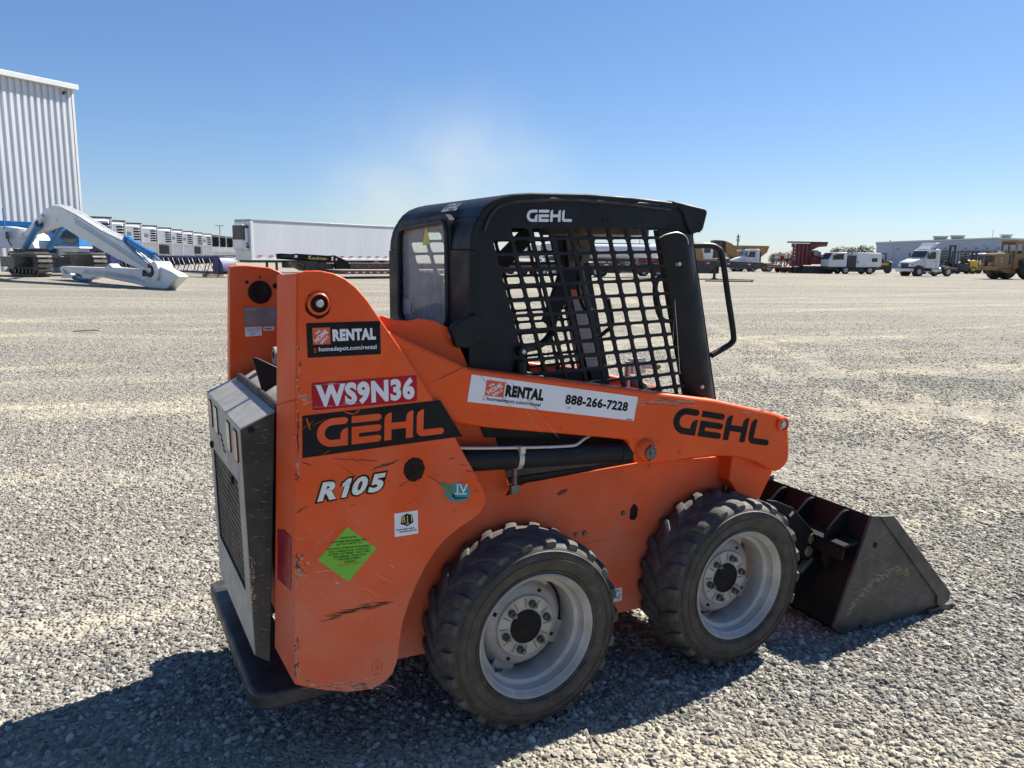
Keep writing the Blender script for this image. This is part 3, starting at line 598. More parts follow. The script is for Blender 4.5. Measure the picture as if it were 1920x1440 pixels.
def d9(mb):                                                           # scratches, chips and rubbed paint
    to3 = lambda p: on(1, YT - .0004, *p)
    for c, a, l, wd, mi in [((558, 815), 1.57, 100, 5, 1), ((557, 895), 1.5, 16, 9, 1), ((575, 870), .3, 20, 3, 1), ((566, 955), -.5, 26, 4, 1),
                            ((650, 862), .06, 60, 2, 1), ((670, 865), .5, 40, 1.2, 1), ((690, 863), .1, 40, 3, 1), ((728, 870), -.35, 44, 6, 1), ((706, 877), -.5, 20, 3, 1), ((655, 885), .55, 60, 1.4, 1),
                            
                            ((868, 872), .0, 18, 2, 1), ((883, 884), .1, 22, 2, 1), ((897, 902), .5, 14, 2.4, 1), ((893, 920), .5, 12, 2, 1), ((846, 860), -.4, 16, 2, 1), ((815, 900), .6, 34, 3, 1), ((760, 905), -.5, 34, 2, 1),
                            ((612, 1070), -.12, 50, 2.4, 2), ((660, 1090), .66, 60, 1.5, 2), ((700, 1112), .6, 44, 1.4, 2), ((720, 1085), .5, 50, 2, 2), ((632, 1092), .8, 12, 5, 2), ((565, 1010), .1, 20, 2, 2), ((600, 1015), -.9, 40, 1.1, 2), ((618, 1002), -.9, 38, 1.1, 2), ((562, 1075), 0, 18, 3, 2), ((575, 1153), -.5, 18, 3, 2), ((735, 1062), .7, 12, 3, 2), ((760, 875), .5, 20, 1, 2)]:
        sliver(mb, c, a, l, wd, to3, mi)
    for k in range(46):                                               # long rubbed scuff
        t = rnd.random(); c = (612 + 118 * t, 1160 - 28 * t ** .8 + rnd.gauss(0, 2.2 + 2.5 * abs(t - .5))); sliver(mb, c, -.24 + .2 * t + rnd.gauss(0, .05), rnd.uniform(14, 44), rnd.uniform(.5, 1.8), to3, 1)
    for k in range(95):                                               # worn bend line down the rear corner
        v = rnd.choice([rnd.uniform(640, 760), rnd.uniform(770, 900), rnd.uniform(1040, 1100), rnd.uniform(1130, 1275), rnd.uniform(1180, 1275)])
        sliver(mb, (557.5 - (v - 700) * .008 + abs(rnd.gauss(0, 3.2)), v), 1.57 + rnd.gauss(0, .5), rnd.uniform(4, 15), rnd.uniform(1, 4), to3, rnd.choice([0, 0, 0, 1, 2]))
    for k in range(40): sliver(mb, (556 + rnd.uniform(0, 26) * rnd.random(), 1062 + rnd.gauss(0, 14)), rnd.uniform(-1, 1), rnd.uniform(5, 14), rnd.uniform(1, 3), to3, rnd.choice([0, 0, 1]))
    for k in range(10): sliver(mb, (566 + rnd.uniform(0, 18), 752 + rnd.gauss(0, 9)), rnd.uniform(-.4, .4), rnd.uniform(10, 22), rnd.uniform(1, 2.5), to3, 0)
    for k in range(70): sliver(mb, (rnd.uniform(570, 740), 1292 - abs(rnd.gauss(0, 8)) - max(0, (600 - 575)) * 0), rnd.uniform(-.4, .4), rnd.uniform(5, 20), rnd.uniform(.8, 2.5), to3, rnd.choice([0, 2, 1]))
    for k in range(60): sliver(mb, (rnd.uniform(570, 735), rnd.uniform(1090, 1275)), rnd.uniform(-1.3, 1.3), rnd.uniform(6, 30), rnd.uniform(.4, 1.0), to3, 2)
    for k in range(40): sliver(mb, (rnd.uniform(600, 880), rnd.uniform(855, 960)), rnd.uniform(-.5, .5), rnd.uniform(3, 9), rnd.uniform(.6, 1.6), to3, 1)
    for k in range(25): sliver(mb, (rnd.uniform(570, 700), rnd.uniform(520, 1000)), rnd.uniform(-.5, .5), rnd.uniform(6, 26), rnd.uniform(.4, .9), to3, 2)
    f = [(697, 1240), (716, 1236), (716, 1262), (698, 1266)]
    for k in range(4): a, b = f[k], f[(k + 1) % 4]; sliver(mb, ((a[0] + b[0]) / 2, (a[1] + b[1]) / 2), math.atan2(b[1] - a[1], b[0] - a[0]), 16, 1, to3, 1)
    for q in ((704, 1244, 1.2), (711, 1244, 1.9), (707, 1250, 0), (707, 1255, .2)): sliver(mb, (q[0], q[1]), q[2], 8, 1.2, to3, 1)
decal('scratches', rt_tower, [M_tan, M_scuff, M_pale], d9)
rt_tower.children[-1]['kind'] = 'stuff'

# ---- lift arms
ARM = [(-.52, 1.36), (-.414, 1.308), (-.191, 1.201), (.30, 1.117), (.811, 1.027), (1.118, .951), (1.163, .936), (1.19, .916), (1.2, .89), (1.215, .775), (1.211, .750), (1.195, .729), (1.172, .716), (1.148, .712), (1.11, .722), (1.05, .758), (.977, .785), (.907, .800), (.84, .808), (.76, .813), (.659, .816), (.54, .815), (.489, .818), (.456, .829), (.434, .853), (.424, .893), (.418, .910), (.405, .917), (.236, .948), (-.126, 1.01), (-.30, 1.05), (-.55, 1.25)]
LOW = [(.93, .79), (1.10, .745), (1.186, .70), (1.19, .62), (1.22, .42), (1.30, .20), (1.40, .15), (1.42, .22), (1.36, .42), (1.20, .55), (1.113, .585), (1.0, .62), (.94, .67)]
LOW = [(.955, .80), (1.12, .765), (1.185, .705), (1.12, .585), (1.15, .42), (1.22, .22), (1.14, .19), (1.06, .38), (1.02, .58), (.965, .66)]
def arm(y0, y1, yl0, yl1):
    mb = MB(); mb.prism(ARM, y0, y1); o = mb.build('lift_arm', M_or2, LD, bevel=.011, seg=3)
    mb = MB(); mb.prism(LOW, yl0, yl1); mb.build('arm_leg', M_or2, o, bevel=.004)
    return o
ra = arm(.102, .180, .226, .26); la = arm(.905, .98, .83, .864)
# the leg drops inside the wheel: fill between arm and leg
mb = MB(); mb.prism([(.957, .80), (1.10, .745), (1.18, .70), (1.113, .585), (.99, .63), (.945, .69)], .150, .226); mb.build('arm_gusset', M_or2, ra, bevel=.004)
mb = MB(); mb.cyl((1.06, .26, .70), (1.06, .83, .70), .055, n=20); mb.build('cross_tube', M_or2, ra, smooth=40)
YA = .102
def bolt_head(mb, x, y, z, r, h, mi=0): mb.cyl((x, y, z), (x, y - h, z), r, n=6, mi=mi)
mb = MB(); mb.lathe([(.030, .002), (.030, -.010), (.026, -.013), (.021, -.013), (.021, -.004), (0, -.004)], 28, T=Matrix.Translation((1.157, YA, .904))); mb.build('pin_boss', M_or2, ra, smooth=35)
mb = MB(); bolt_head(mb, 1.157, YA - .003, .904, .014, .010); mb.cyl((1.157, YA - .003, .904), (1.157, YA - .006, .904), .019, n=20); mb.build('pin_bolt', M_bright, ra)
mb = MB(); mb.lathe([(.044, .002), (.040, -.012), (.031, -.022), (.026, -.022), (.026, -.024), (0, -.022)], 28, T=Matrix.Translation((.486, YA, .872))); mb.build('cylinder_boss', M_or2, ra, smooth=45)
mb = MB(); mb.lathe([(.024, 0), (.024, -.008), (.020, -.010), (.010, -.010), (.009, -.014), (0, -.014)], 24, T=Matrix.Translation((.494, YA - .022, .868)))
mb.box(.490, .496, YA - .031, YA - .024, .890, .898); mb.box(.487, .493, YA - .031, YA - .024, .838, .846); mb.tube([(.489, YA - .03, .832), (.478, YA - .036, .82), (.474, YA - .034, .812)], .002, 6)
mb.build('cylinder_pin', M_nut, ra, smooth=40)
def d10(mb):
    f = frame_px(YA - .0004, (876, 753), (1188, 789), (884, 702)); f.rect(mb, 0, 0, 1, 1, .0006, 0)
    hd_logo(f, mb, .085, .30, .188, .88, .0011, 1, 2)
    f.text(mb, 'RENTAL', .195, .355, .415, .80, .0011, 3, .07)
    f.text(mb, 'homedepot.com/rental', .10, .09, .405, .27, .0011, 3, .022)
    f.rect(mb, .078, .12, .09, .27, .0011, 1); f.rect(mb, .0805, .15, .0875, .25, .0014, 0)
    f.text(mb, '888-266-7228', .545, .34, .945, .74, .0011, 3, .045)
    f.rect(mb, .95, .02, .99, .05, .0011, 3)
    to3 = lambda p: on(1, YA - .0022, *p)
    for c, a, l, wd in (((907, 712), .95, 26, 1.2), ((945, 745), .95, 100, 1.1), ((960, 730), .9, 70, 1), ((985, 745), .8, 90, 1.2), ((1010, 770), .9, 70, 1), ((1082, 718), 1.4, 16, 1.6), ((1062, 716), .2, 10, 2), ((1066, 765), 0, 8, 2)):
        sliver(mb, c, a, l, wd, to3, 4)
decal('rental_sticker', ra, [M_white, M_logo, M_white, M_black, M_scuff], d10)
decal('maker_lettering', ra, [M_black], lambda mb: logo_gehl(frame_px(YA - .0004, (1258, 811), (1440, 836), (1268, 762)), mb, .0008, 0))
def d11(mb):
    to3 = lambda p: on(1, YA - .0006, *p)
    for k in range(60): sliver(mb, (rnd.uniform(1180, 1300), 748 + rnd.uniform(0, 12)), rnd.uniform(0, .2), rnd.uniform(14, 40), rnd.uniform(.6, 1.5), to3, rnd.choice([0, 0, 1]))
    for k in range(18): sliver(mb, (rnd.uniform(1395, 1450), 768 + rnd.uniform(0, 7)), .2, rnd.uniform(6, 16), rnd.uniform(.8, 2), to3, 0)
    for k in range(14): sliver(mb, (rnd.uniform(880, 1450), rnd.uniform(770, 870) ), rnd.uniform(-.6, .6), rnd.uniform(4, 14), rnd.uniform(.6, 1.5), to3, 1)
    for c, a, l, wd, mi in (((1273, 849), .6, 9, 3, 1), ((1050, 804), 0, 7, 2, 1), ((1235, 828), -.6, 10, 1.5, 1), ((1478, 825), -.5, 9, 3, 0), ((1000, 790), 1.0, 60, 1, 0), ((1030, 800), .9, 60, 1, 0), ((845, 700), -.45, 80, 3, 1)): sliver(mb, c, a, l, wd, to3, mi)
decal('scratches', ra, [M_pale, M_scuff], d11); ra.children[-1]['kind'] = 'stuff'

# ---- lift cylinder
mb = MB(); a, b = Vector((-.30, .142, .912)), Vector((.448, .142, .864))
d = (b - a).normalized()
mb.cyl(a, b, .0375, n=32); mb.cyl(b - d * .05, b + d * .002, .0395, n=32); mb.cyl(b, b + d * .03, .030, n=24)
lc = mb.build('lift_cylinder', M_blk, LD, smooth=35)
mb = MB(); mb.cyl(b + d * .03, b + d * .12, .018, n=16); mb.build('piston_rod', M_bright, lc, smooth=40)
mb = MB(); mb.tube(smoothpath([(-.25, .118, .957), (-.162, .113, .947), (.05, .113, .927), (.18, .113, .918), (.21, .114, .921), (.24, .12, .934), (.27, .13, .940)], 5), .0052, 14); mb.build('hydraulic_line', M_bright, lc, smooth=50)
mb = MB()
c = Vector((-.008, .142, .893)); mb.cyl(c - d * .009, c + d * .009, .0400, n=32); mb.box(c.x - .009, c.x + .009, .098, .122, .915, .938); mb.build('clamp', M_bright, lc, smooth=40)
mb = MB(); mb.cyl((-.004, .16, .86), (-.004, .16, .79), .009, n=10); mb.box(-.02, .012, .150, .172, .765, .795); mb.build('fitting', M_nut, lc)
# bent hose at the front of the chassis
mb = MB(); mb.tube(smoothpath([(.97, .20, .80), (1.0, .20, .785), (1.02, .20, .765), (1.0, .20, .70), (.975, .20, .63)], 6), .010, 8); mb.build('hydraulic_hose', M_nut, LD, smooth=50)

# ---- cab
CP = [(-.161, 1.10), (-.1615, 1.344), (-.162, 1.56), (-.158, 1.598), (-.149, 1.632), (-.133, 1.664), (-.109, 1.694), (-.082, 1.714), (-.05, 1.7275), (-.014, 1.7365), (.05, 1.743), (.266, 1.750), (.45, 1.747), (.651, 1.737)]
def shell(path, t, y0, y1, mb):
    n = len(path); inn = []
    for i in range(n):
        p = Vector(path[i]); a = Vector(path[max(0, i - 1)]); c = Vector(path[min(n - 1, i + 1)]); dd = (c - a).normalized(); inn.append(tuple(p + Vector((dd.y, -dd.x)) * t))
    mb.prism(list(path) + inn[::-1], y0, y1)
mb = MB(); shell(CP[5:], .022, .178, .912, mb); shell(CP[2:6], .022, .178, .336, mb); shell(CP[2:6], .022, .804, .912, mb); roof = mb.build('cab_roof', M_blk, LD, bevel=.006, seg=3)
# side panels with punched openings
lat = lambda i, j: (.279 + .076 * i + .015 * j, 1.655 + .002 * i - .049 * j)
cells = []
for j in range(0, 13):
    for i in range(-5, 4):
        if j == 0 and i == -5: continue
        bi, bj = .08, .105; i1 = i + 1 if i < 3 else 3.94; h1 = i1 - bi; j0 = j if j else .22
        cells.append(([lat(i, j + 1), lat(i1, j + 1), lat(i1, j0), lat(i, j0)], fillet([lat(i + bi, j + 1 - bj), lat(h1, j + 1 - bj), lat(h1, j0 + bj), lat(i + bi, j0 + bj)], .009, 3)))
SIDE = [(-.155, 1.10)] + [(x + .006, z - .010) for x, z in CP[1:]] + [(.70, 1.722), (.735, 1.66), (.735, 1.62), (.893, .99), (.893, .88), (.80, .86), (-.10, .96)]
def side(y0, y1, post_out):
    mb = MB(); plate(mb, SIDE, [[lat(-4, .22), lat(3.94, .22), lat(3.94, 13), lat(-5, 13), lat(-5, 1), lat(-4, 1)]], y0, y1)
    for c, h in cells:
        n = len(h); m = n // 4; vs = []
        for y in (y0, y1): vs += [(x, y, z) for x, z in c] + [(x, y, z) for x, z in h]
        B_ = 4 + n; fs = []
        for q in range(4):
            g = [4 + q * m + t for t in range(m)]; nx = 4 + ((q + 1) % 4) * m
            fs += [(q, g[t + 1], g[t]) for t in range(m - 1)] + [(q, (q + 1) % 4, nx, g[-1])]
        fs = [tuple(f) for f in fs] + [tuple(B_ + x for x in f[::-1]) for f in fs]
        fs += [(4 + t, 4 + (t + 1) % n, B_ + 4 + (t + 1) % n, B_ + 4 + t) for t in range(n)]
        mb.add(vs, fs)
    me_v = {}                                                         # weld shared corners into one sheet
    idx = []; nv = []
    for p in mb.v:
        k = (round(p[0], 5), round(p[1], 5), round(p[2], 5))
        if k not in me_v: me_v[k] = len(nv); nv.append(p)
        idx.append(me_v[k])
    mb.v = nv; mb.f = [[idx[i] for i in f] for f in mb.f]
    return mb.build('mesh_side_panel', M_blk, LD, smooth=30)
rs = side(.186, .196, True); ls = side(.894, .904, False)
mb = MB(); pts = smoothpath([(-.11, .182, 1.62), (-.085, .182, 1.672), (-.04, .182, 1.704), (.05, .182, 1.718), (.266, .182, 1.728), (.62, .182, 1.712)], 6); mb.tube(pts, .006, 6)
for t in (.10, .28, .45): mb.tube([(t, .181, 1.7225), (t + .03, .178, 1.728), (t + .12, .181, 1.726)], .004, 6)
mb.build('roof_weld', M_blk2, roof, smooth=60)
# front posts (rounded channels) with the wire loop
def post(y):
    mb = MB(); a0, a1 = Vector((.575, y, 1.64)), Vector((.752, y, 1.0)); b0, b1 = Vector((.73, y, 1.625)), Vector((.893, y, .96))
    vs = []; fs = []; n = 8
    for k in range(9):
        t = k / 8; p, q = a0.lerp(a1, t), b0.lerp(b1, t)
        for i in range(n + 1): s = i / n; vs.append(p.lerp(q, s) + Vector((0, -.030 * math.sin(math.pi * s) ** .7, 0)))
    for k in range(8):
        for i in range(n): o = k * (n + 1) + i; fs.append((o, o + n + 1, o + n + 2, o + 1))
    for k in range(9):
        p, q = a0.lerp(a1, k / 8), b0.lerp(b1, k / 8); vs += [p + Vector((0, .03, 0)), q + Vector((0, .03, 0))]
    B = 9 * (n + 1)
    for k in range(8): fs.append((B + 2 * k, B + 2 * k + 1, B + 2 * k + 3, B + 2 * k + 2))
    for k in range(8): fs += [(k * (n + 1), B + 2 * k, B + 2 * k + 2, (k + 1) * (n + 1)), (k * (n + 1) + n, (k + 1) * (n + 1) + n, B + 2 * k + 3, B + 2 * k + 1)]
    fs += [list(range(n + 1)) + [B + 1, B], [8 * (n + 1) + i for i in range(n, -1, -1)] + [B + 16, B + 17]]
    mb.add(vs, fs); return mb.build('front_post', M_blk, LD, smooth=45)
rp = post(.186); lp = post(.91)
mb = MB()
for (u, v) in ((1272, 495), (1315, 725)):
    p = on(1, .158, u, v); mb.cyl((p.x, .165, p.z), (p.x, .150, p.z), .009, .007, 12)
mb.build('post_bolt', M_bright, rp, smooth=40)
mb = MB(); pts = [on(1, .150, u, v) for u, v in ((1236, 446), (1248, 440), (1265, 436), (1278, 438), (1288, 446), (1291, 458))]; mb.tube(smoothpath(pts, 4), .0018, 6); mb.tube([on(1, .17, 1262, 640), on(1, .17, 1265, 560), on(1, .165, 1275, 700)], .0012, 5); mb.build('tie_wire', M_bright, rp, smooth=60)
# visor
VP = [(.625, 1.7415), (.693, 1.733), (.773, 1.7215), (.785, 1.716), (.788, 1.706), (.773, 1.65), (.767, 1.641), (.754, 1.637), (.715, 1.6265), (.698, 1.654), (.678, 1.70), (.655, 1.72)]
mb = MB(); mb.prism([(.626, 1.7445), (.693, 1.7365), (.775, 1.7245), (.788, 1.718), (.791, 1.706), (.776, 1.65), (.766, 1.652), (.779, 1.704), (.771, 1.712), (.63, 1.728)], .1905, .8995); mb.prism(VP, .176, .190); mb.prism(VP, .900, .914)
vis = mb.build('roof_visor', M_blk, LD, bevel=.005)
mb = MB()
for u, v in ((1313, 417), (1311, 434), (1204, 414), (1141, 414), (1130, 414)):
    p = on(1, .176 if u > 1300 else .186, u, v); mb.cyl((p.x, p.y + .001, p.z), (p.x, p.y - .0012, p.z), .0045, n=10)
mb.build('bolt_hole', M_black, vis)
decal('maker_lettering', rs, [M_white], lambda mb: logo_gehl(frame_px(.1855, (987, 416), (1072, 416), (988, 393)), mb, .0008, 0))
# rear wall with window
mb = MB(); WIN = fillet([(.340, 1.305), (.80, 1.295), (.80, 1.638), (.350, 1.655)], .05, 6)
OUT = [(.178, 1.06), (.912, 1.06), (.912, 1.5595), (.818, 1.5595), (.815, 1.62), (.80, 1.652), (.77, 1.662), (.365, 1.676), (.335, 1.66), (.322, 1.62), (.322, 1.5595), (.178, 1.5595)]
vs, fs = flatmesh([OUT, WIN], .02)
mb.add([Vector((-.1535 + v.z, v.x, v.y)) for v in vs], fs)
rw = mb.build('rear_wall', M_blk, LD, bevel=.003)
mb = MB(); mb.tube([(-.166, y, z) for y, z in smoothpath([(*p, 0) for p in WIN], 1, True)] if False else [(-.166, y, z) for y, z in WIN + WIN[:1]], .0085, 8); mb.build('window_gasket', M_rubber, rw, smooth=60)
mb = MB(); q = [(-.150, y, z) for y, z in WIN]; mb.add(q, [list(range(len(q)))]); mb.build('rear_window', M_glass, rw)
mb = MB(); g = [on(0, -.1515, u, v) for u, v in ((792, 460), (799, 420), (807, 458))]; mb.add(g, [(0, 1, 2)]); mb.build('warning_triangle', M_yell, rw)
mb = MB(); g = [on(0, -.1515, u, v) for u, v in ((755, 588), (771, 590), (771, 562), (755, 560))]; mb.add(g, [(0, 1, 2, 3)]); mb.build('window_label', M_pink, rw)
def rl(mb):
    a, b_, c_ = Vector((-.1535, .42, 1.6862)), Vector((-.1535, .42, 1.6862)), None
    # on the curved sheet just above the window
    p0 = Vector((-.1215, .50, 1.6865)); tl = Vector((-.0865, .50, 1.7145)); br = Vector((-.1215, .365, 1.6865))
    f = Frame(p0, br, tl, Vector((-.62, 0, .78))); logo_gehl(f, mb, .0045, 0)
decal('maker_lettering', roof, [M_pink], rl)
# hinge block and bracket behind the tower
mb = MB(); mb.prism([(-.235, 1.318), (-.215, 1.338), (-.15, 1.364), (-.135, 1.360), (-.124, 1.335), (-.122, 1.290), (-.142, 1.272), (-.175, 1.258), (-.215, 1.262)], .158, .186)
mb.build('cab_hinge', M_blk, LD, bevel=.003)
BR = [(-.52, 1.20), (-.478, 1.354), (-.442, 1.365), (-.404, 1.350), (-.365, 1.347), (-.328, 1.353), (-.276, 1.345), (-.231, 1.322), (-.205, 1.285), (-.18, 1.237), (-.16, 1.193), (-.145, 1.10), (-.30, 1.0)]
mb = MB(); mb.prism(BR, .187, .1955); mb.prism(BR, .89, .90); br = mb.build('cab_bracket', M_or2, LD, bevel=.002)
mb = MB(); bolt_head(mb, -.216, .187, 1.301, .013, .012); mb.cyl((-.216, .187, 1.301), (-.216, .183, 1.301), .016, n=16); mb.build('bracket_bolt', M_bright, br)
# black fire wall between hood and cab
mb = MB(); mb.box(-.60, -.17, .22, .88, 1.02, 1.09); mb.prism([(-.50, 1.08), (-.17, 1.08), (-.165, 1.27), (-.20, 1.29), (-.42, 1.33), (-.50, 1.31)], .24, .86)
mb.build('engine_cover', M_blk2, LD, bevel=.012)
# gas strut inside the panel
mb = MB(); a = on(1, .176, 977, 660); b2 = on(1, .176, 974, 720); mb.cyl((a.x, .174, a.z - .03), (b2.x, .174, b2.z - .05), .017, n=16); mb.cyl((a.x, .186, a.z + .003), (a.x, .160, a.z + .003), .016, n=16)
st = mb.build('gas_strut', M_blk, LD, smooth=40)
mb = MB(); mb.cyl((a.x, .160, a.z + .003), (a.x, .155, a.z + .003), .0075, n=6); mb.build('strut_bolt', M_bright, st)

# ---- cab interior
mb = MB(); mb.box(-.15, .94, .23, .86, .797, .83); mb.box(.86, .93, .24, .85, .83, .96); mb.build('cab_floor', M_blk2, LD, bevel=.004)
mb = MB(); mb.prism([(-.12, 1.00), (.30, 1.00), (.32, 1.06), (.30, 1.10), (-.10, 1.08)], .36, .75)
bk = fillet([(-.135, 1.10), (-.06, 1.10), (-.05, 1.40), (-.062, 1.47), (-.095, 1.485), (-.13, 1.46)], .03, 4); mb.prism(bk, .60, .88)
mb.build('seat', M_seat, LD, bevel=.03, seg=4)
mb = MB()                                                             # raised restraint bar: two flat arms and a bent tube
q = [on(1, .80, u, v) for u, v in ((997, 423), (1001, 447), (950, 502), (930, 498), (932, 478), (985, 424))]
mb.prism([(p.x, p.z) for p in q], .79, .81)
q = [on(1, .30, u, v) for u, v in ((1050, 508), (1082, 506), (1043, 600), (1038, 618), (1017, 601), (1022, 588))]
mb.prism([(p.x, p.z) for p in q], .29, .31)
mb.tube(smoothpath([on(1, .29, 1040, 612), on(1, .28, 1027, 634), on(1, .26, 1010, 648), on(1, .23, 990, 653), on(1, .20, 978, 656)], 5), .013, 10)
mb.build('restraint_bar', M_blk, LD, smooth=35)
mb = MB()
q = [on(1, .80, u, v) for u, v in ((1111, 428), (1124, 426), (1103, 492), (1088, 494))]
mb.prism([(p.x, p.z) for p in q], .80, .83)
q = [on(1, .86, u, v) for u, v in ((1057, 424), (1068, 424), (1081, 505), (1066, 505))]
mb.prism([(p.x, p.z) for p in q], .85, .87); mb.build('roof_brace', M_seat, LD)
mb = MB(); q = [on(1, .86, u, v) for u, v in ((1038, 424), (1066, 424), (1110, 610), (1152, 745), (1122, 745), (1085, 620))]
mb.prism([(p.x, p.z) for p in q], .865, .885)
q = [on(1, .875, u, v) for u, v in ((1088, 500), (1108, 500), (1155, 735), (1133, 735))]
mb.build('inner_pillar', M_blk, LD)
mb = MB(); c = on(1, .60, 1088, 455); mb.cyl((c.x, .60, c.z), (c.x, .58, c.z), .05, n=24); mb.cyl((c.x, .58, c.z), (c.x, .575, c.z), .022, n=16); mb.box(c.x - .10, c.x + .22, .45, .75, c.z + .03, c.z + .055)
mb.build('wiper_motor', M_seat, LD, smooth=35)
for k, (v0, v1) in enumerate(((543, 557), (560, 585), (589, 612), (616, 640), (643, 666), (670, 692))):
    ul = lambda v: 1069 + (v - 540) * .216; q = [on(1, .863, ul(v1), v1), on(1, .863, ul(v1) + 22 - k * .1, v1 - 1), on(1, .863, ul(v0) + 20, v0), on(1, .863, ul(v0), v0)]
    mb = MB(); f = Frame(q[0], q[1], q[3], (0, -1, 0)); f.rect(mb, 0, 0, 1, 1, .0006, 1 if k == 0 else 0)
    for j in range(4): f.rect(mb, .1, .75 - .19 * j, .9 - .2 * (j % 2), .79 - .19 * j, .0012, 2)
    mb.build('warning_label', [M_pink, M_logo, M_grey], LD)
mb = MB()                                                             # grab handles
h1 = smoothpath([(.72, .200, 1.588), (.82, .198, 1.590), (.862, .196, 1.580), (.886, .194, 1.55), (.925, .192, 1.40), (.962, .19, 1.255), (.955, .19, 1.225), (.925, .192, 1.208), (.86, .195, 1.18)], 5); mb.tube(h1, .0115, 10)
mb.build('grab_handle', M_blk, LD, smooth=60)
mb = MB(); h2 = smoothpath([on(1, .87, u, v) for u, v in ((1262, 508), (1244, 514), (1230, 530), (1229, 560), (1237, 592), (1250, 601), (1280, 600))], 5); mb.tube(h2, .0125, 10); mb.build('grab_handle', M_blk, LD, smooth=60)
mb = MB(); h3 = smoothpath([on(1, .80, u, v) for u, v in ((1088, 508), (1083, 530), (1090, 565), (1100, 583), (1112, 582))], 4); mb.tube(h3, .010, 8); h3 = smoothpath([on(1, .60, u, v) for u, v in ((1140, 560), (1148, 600), (1146, 612), (1130, 626), (1108, 640))], 4); mb.tube(h3, .009, 8); mb.build('control_lever', M_blk, LD, smooth=60)
# auxiliary couplers on the far arm
mb = MB(); c = on(1, .86, 1190, 700)
mb.cyl((c.x - .05, .86, c.z - .02), (c.x + .11, .86, c.z - .10), .022, n=14)
cp_ = mb.build('auxiliary_coupler', M_blk2, LD, smooth=40)
mb = MB(); mb.box(c.x - .03, c.x + .05, .84, .88, c.z + .0, c.z + .07); mb.cyl((c.x - .05, .85, c.z - .06), (c.x - .05, .85, c.z + .06), .014, n=12); mb.cyl((c.x + .03, .85, c.z + .035), (c.x + .11, .85, c.z + .03), .014, n=12); mb.build('coupler_block', M_bright, cp_, bevel=.004)
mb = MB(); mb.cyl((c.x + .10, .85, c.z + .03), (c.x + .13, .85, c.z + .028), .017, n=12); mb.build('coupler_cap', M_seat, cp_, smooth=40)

# ---- hood, rear door, bumper
mb = MB(); mb.prism([(-.745, 1.10), (-.70, 1.125), (-.45, 1.145), (-.45, 1.05), (-.745, 1.03)], .225, .87); hood = mb.build('hood', M_hood, LD, bevel=.008)
mb = MB(); mb.tube([(-.748, y, 1.106) for y in (.22, .5, .87)], .012, 8); mb.build('hood_seal', M_rubber, hood, smooth=60)
q = XZ(.50, [(473, 670), (483, 671), (545, 700), (545, 764), (505, 750), (494, 741)])
mb = MB(); mb.prism(q, .50, .512); mb.build('exhaust_flap', M_blk, hood, bevel=.003)
mb = MB(); p = on(1, .80, 513, 666); mb.prismx([(.80 + .03 * math.cos(rad(a)), p.z + .03 * math.sin(rad(a))) for a in range(0, 181, 20)] + [(.77, p.z - .03), (.83, p.z - .03)], p.x, p.x + .012); mb.cyl((p.x - .001, .80, p.z), (p.x - .002, .80, p.z), .012, n=14, mi=1); mb.build('lift_eye', [M_hood, M_black], hood)
# door: face plane x = XF(z), y from .222 to .90
XF = lambda z: -.858 + (1.055 - z) * .0205
YR, YL = .222, .902
mb = MB()
def dface(pts): return [Vector((XF(z), y, z)) for y, z in pts]
GR = fillet([(.305, .530), (.842, .530), (.842, .860), (.305, .875)], .012, 3)
vs, fs = flatmesh([[(YR, .365), (YL, .365), (YL, 1.052), (YR, 1.052)], GR], .003)
mb.add([Vector((XF(v.y) + .0015 + v.z, v.x, v.y)) for v in vs], fs)
door = mb.build('rear_door', M_doorface, LD)
mb = MB()                                                             # right and left returns, top with its painted ridge
for y0, y1 in ((YR + .0005, YR + .010), (YL - .010, YL - .0005)): mb.hexa([(XF(.365) + .002, y0, .362), (-.80, y0, .33), (-.80, y1, .33), (XF(.365) + .002, y1, .362), (XF(1.05) + .002, y0, 1.05), (-.757, y0, 1.098), (-.757, y1, 1.098), (XF(1.05) + .002, y1, 1.05)])
mb.hexa([(XF(.37) + .002, YR + .011, .366), (-.80, YR + .011, .352), (-.80, YL - .011, .352), (XF(.37) + .002, YL - .011, .366), (XF(.37) + .002, YR + .011, .372), (-.80, YR + .011, .358), (-.80, YL - .011, .358), (XF(.37) + .002, YL - .011, .372)])
ds = mb.build('door_frame', M_door, door, bevel=.002)
mb = MB(); mb.hexa([(XF(1.05), YR, 1.046), (-.7565, YR, 1.092), (-.7565, YL, 1.092), (XF(1.05), YL, 1.046), (XF(1.05), YR, 1.053), (-.7565, YR, 1.100), (-.7565, YL, 1.100), (XF(1.05), YL, 1.053)])
mb.build('door_top', M_hood, door, bevel=.003)
mb = MB(); p = on(1, YR, 471, 806); mb.cyl((p.x, YR + .0006, p.z), (p.x, YR - .0006, p.z), .010, n=16); mb.build('door_hole', M_black, door)
# hex grille
mb = MB(); zz = .530; r_ = 0
while zz < .875:
    mb.box(-.0005, .0025, .306, .841, zz - .0032, zz + .0032, T=Matrix.Translation((XF(zz) + .006, 0, 0))); zz += .021
yy = .31; k = 0
while yy < .841:
    zz = .530 + (.0078 if k % 2 else 0)
    mb.hexa([(XF(.53) + .0058, yy - .0034, .53), (XF(.53) + .009, yy - .0034, .53), (XF(.53) + .009, yy + .0034, .53), (XF(.53) + .0058, yy + .0034, .53), (XF(.868) + .0058, yy - .0034, .868), (XF(.868) + .009, yy - .0034, .868), (XF(.868) + .009, yy + .0034, .868), (XF(.868) + .0058, yy + .0034, .868)]); yy += .021; k += 1
mb.build('grille', M_blk2, door)
mb = MB(); mb.box(-.80, -.79, .25, .88, .40, 1.0); mb.build('radiator', M_black, door)
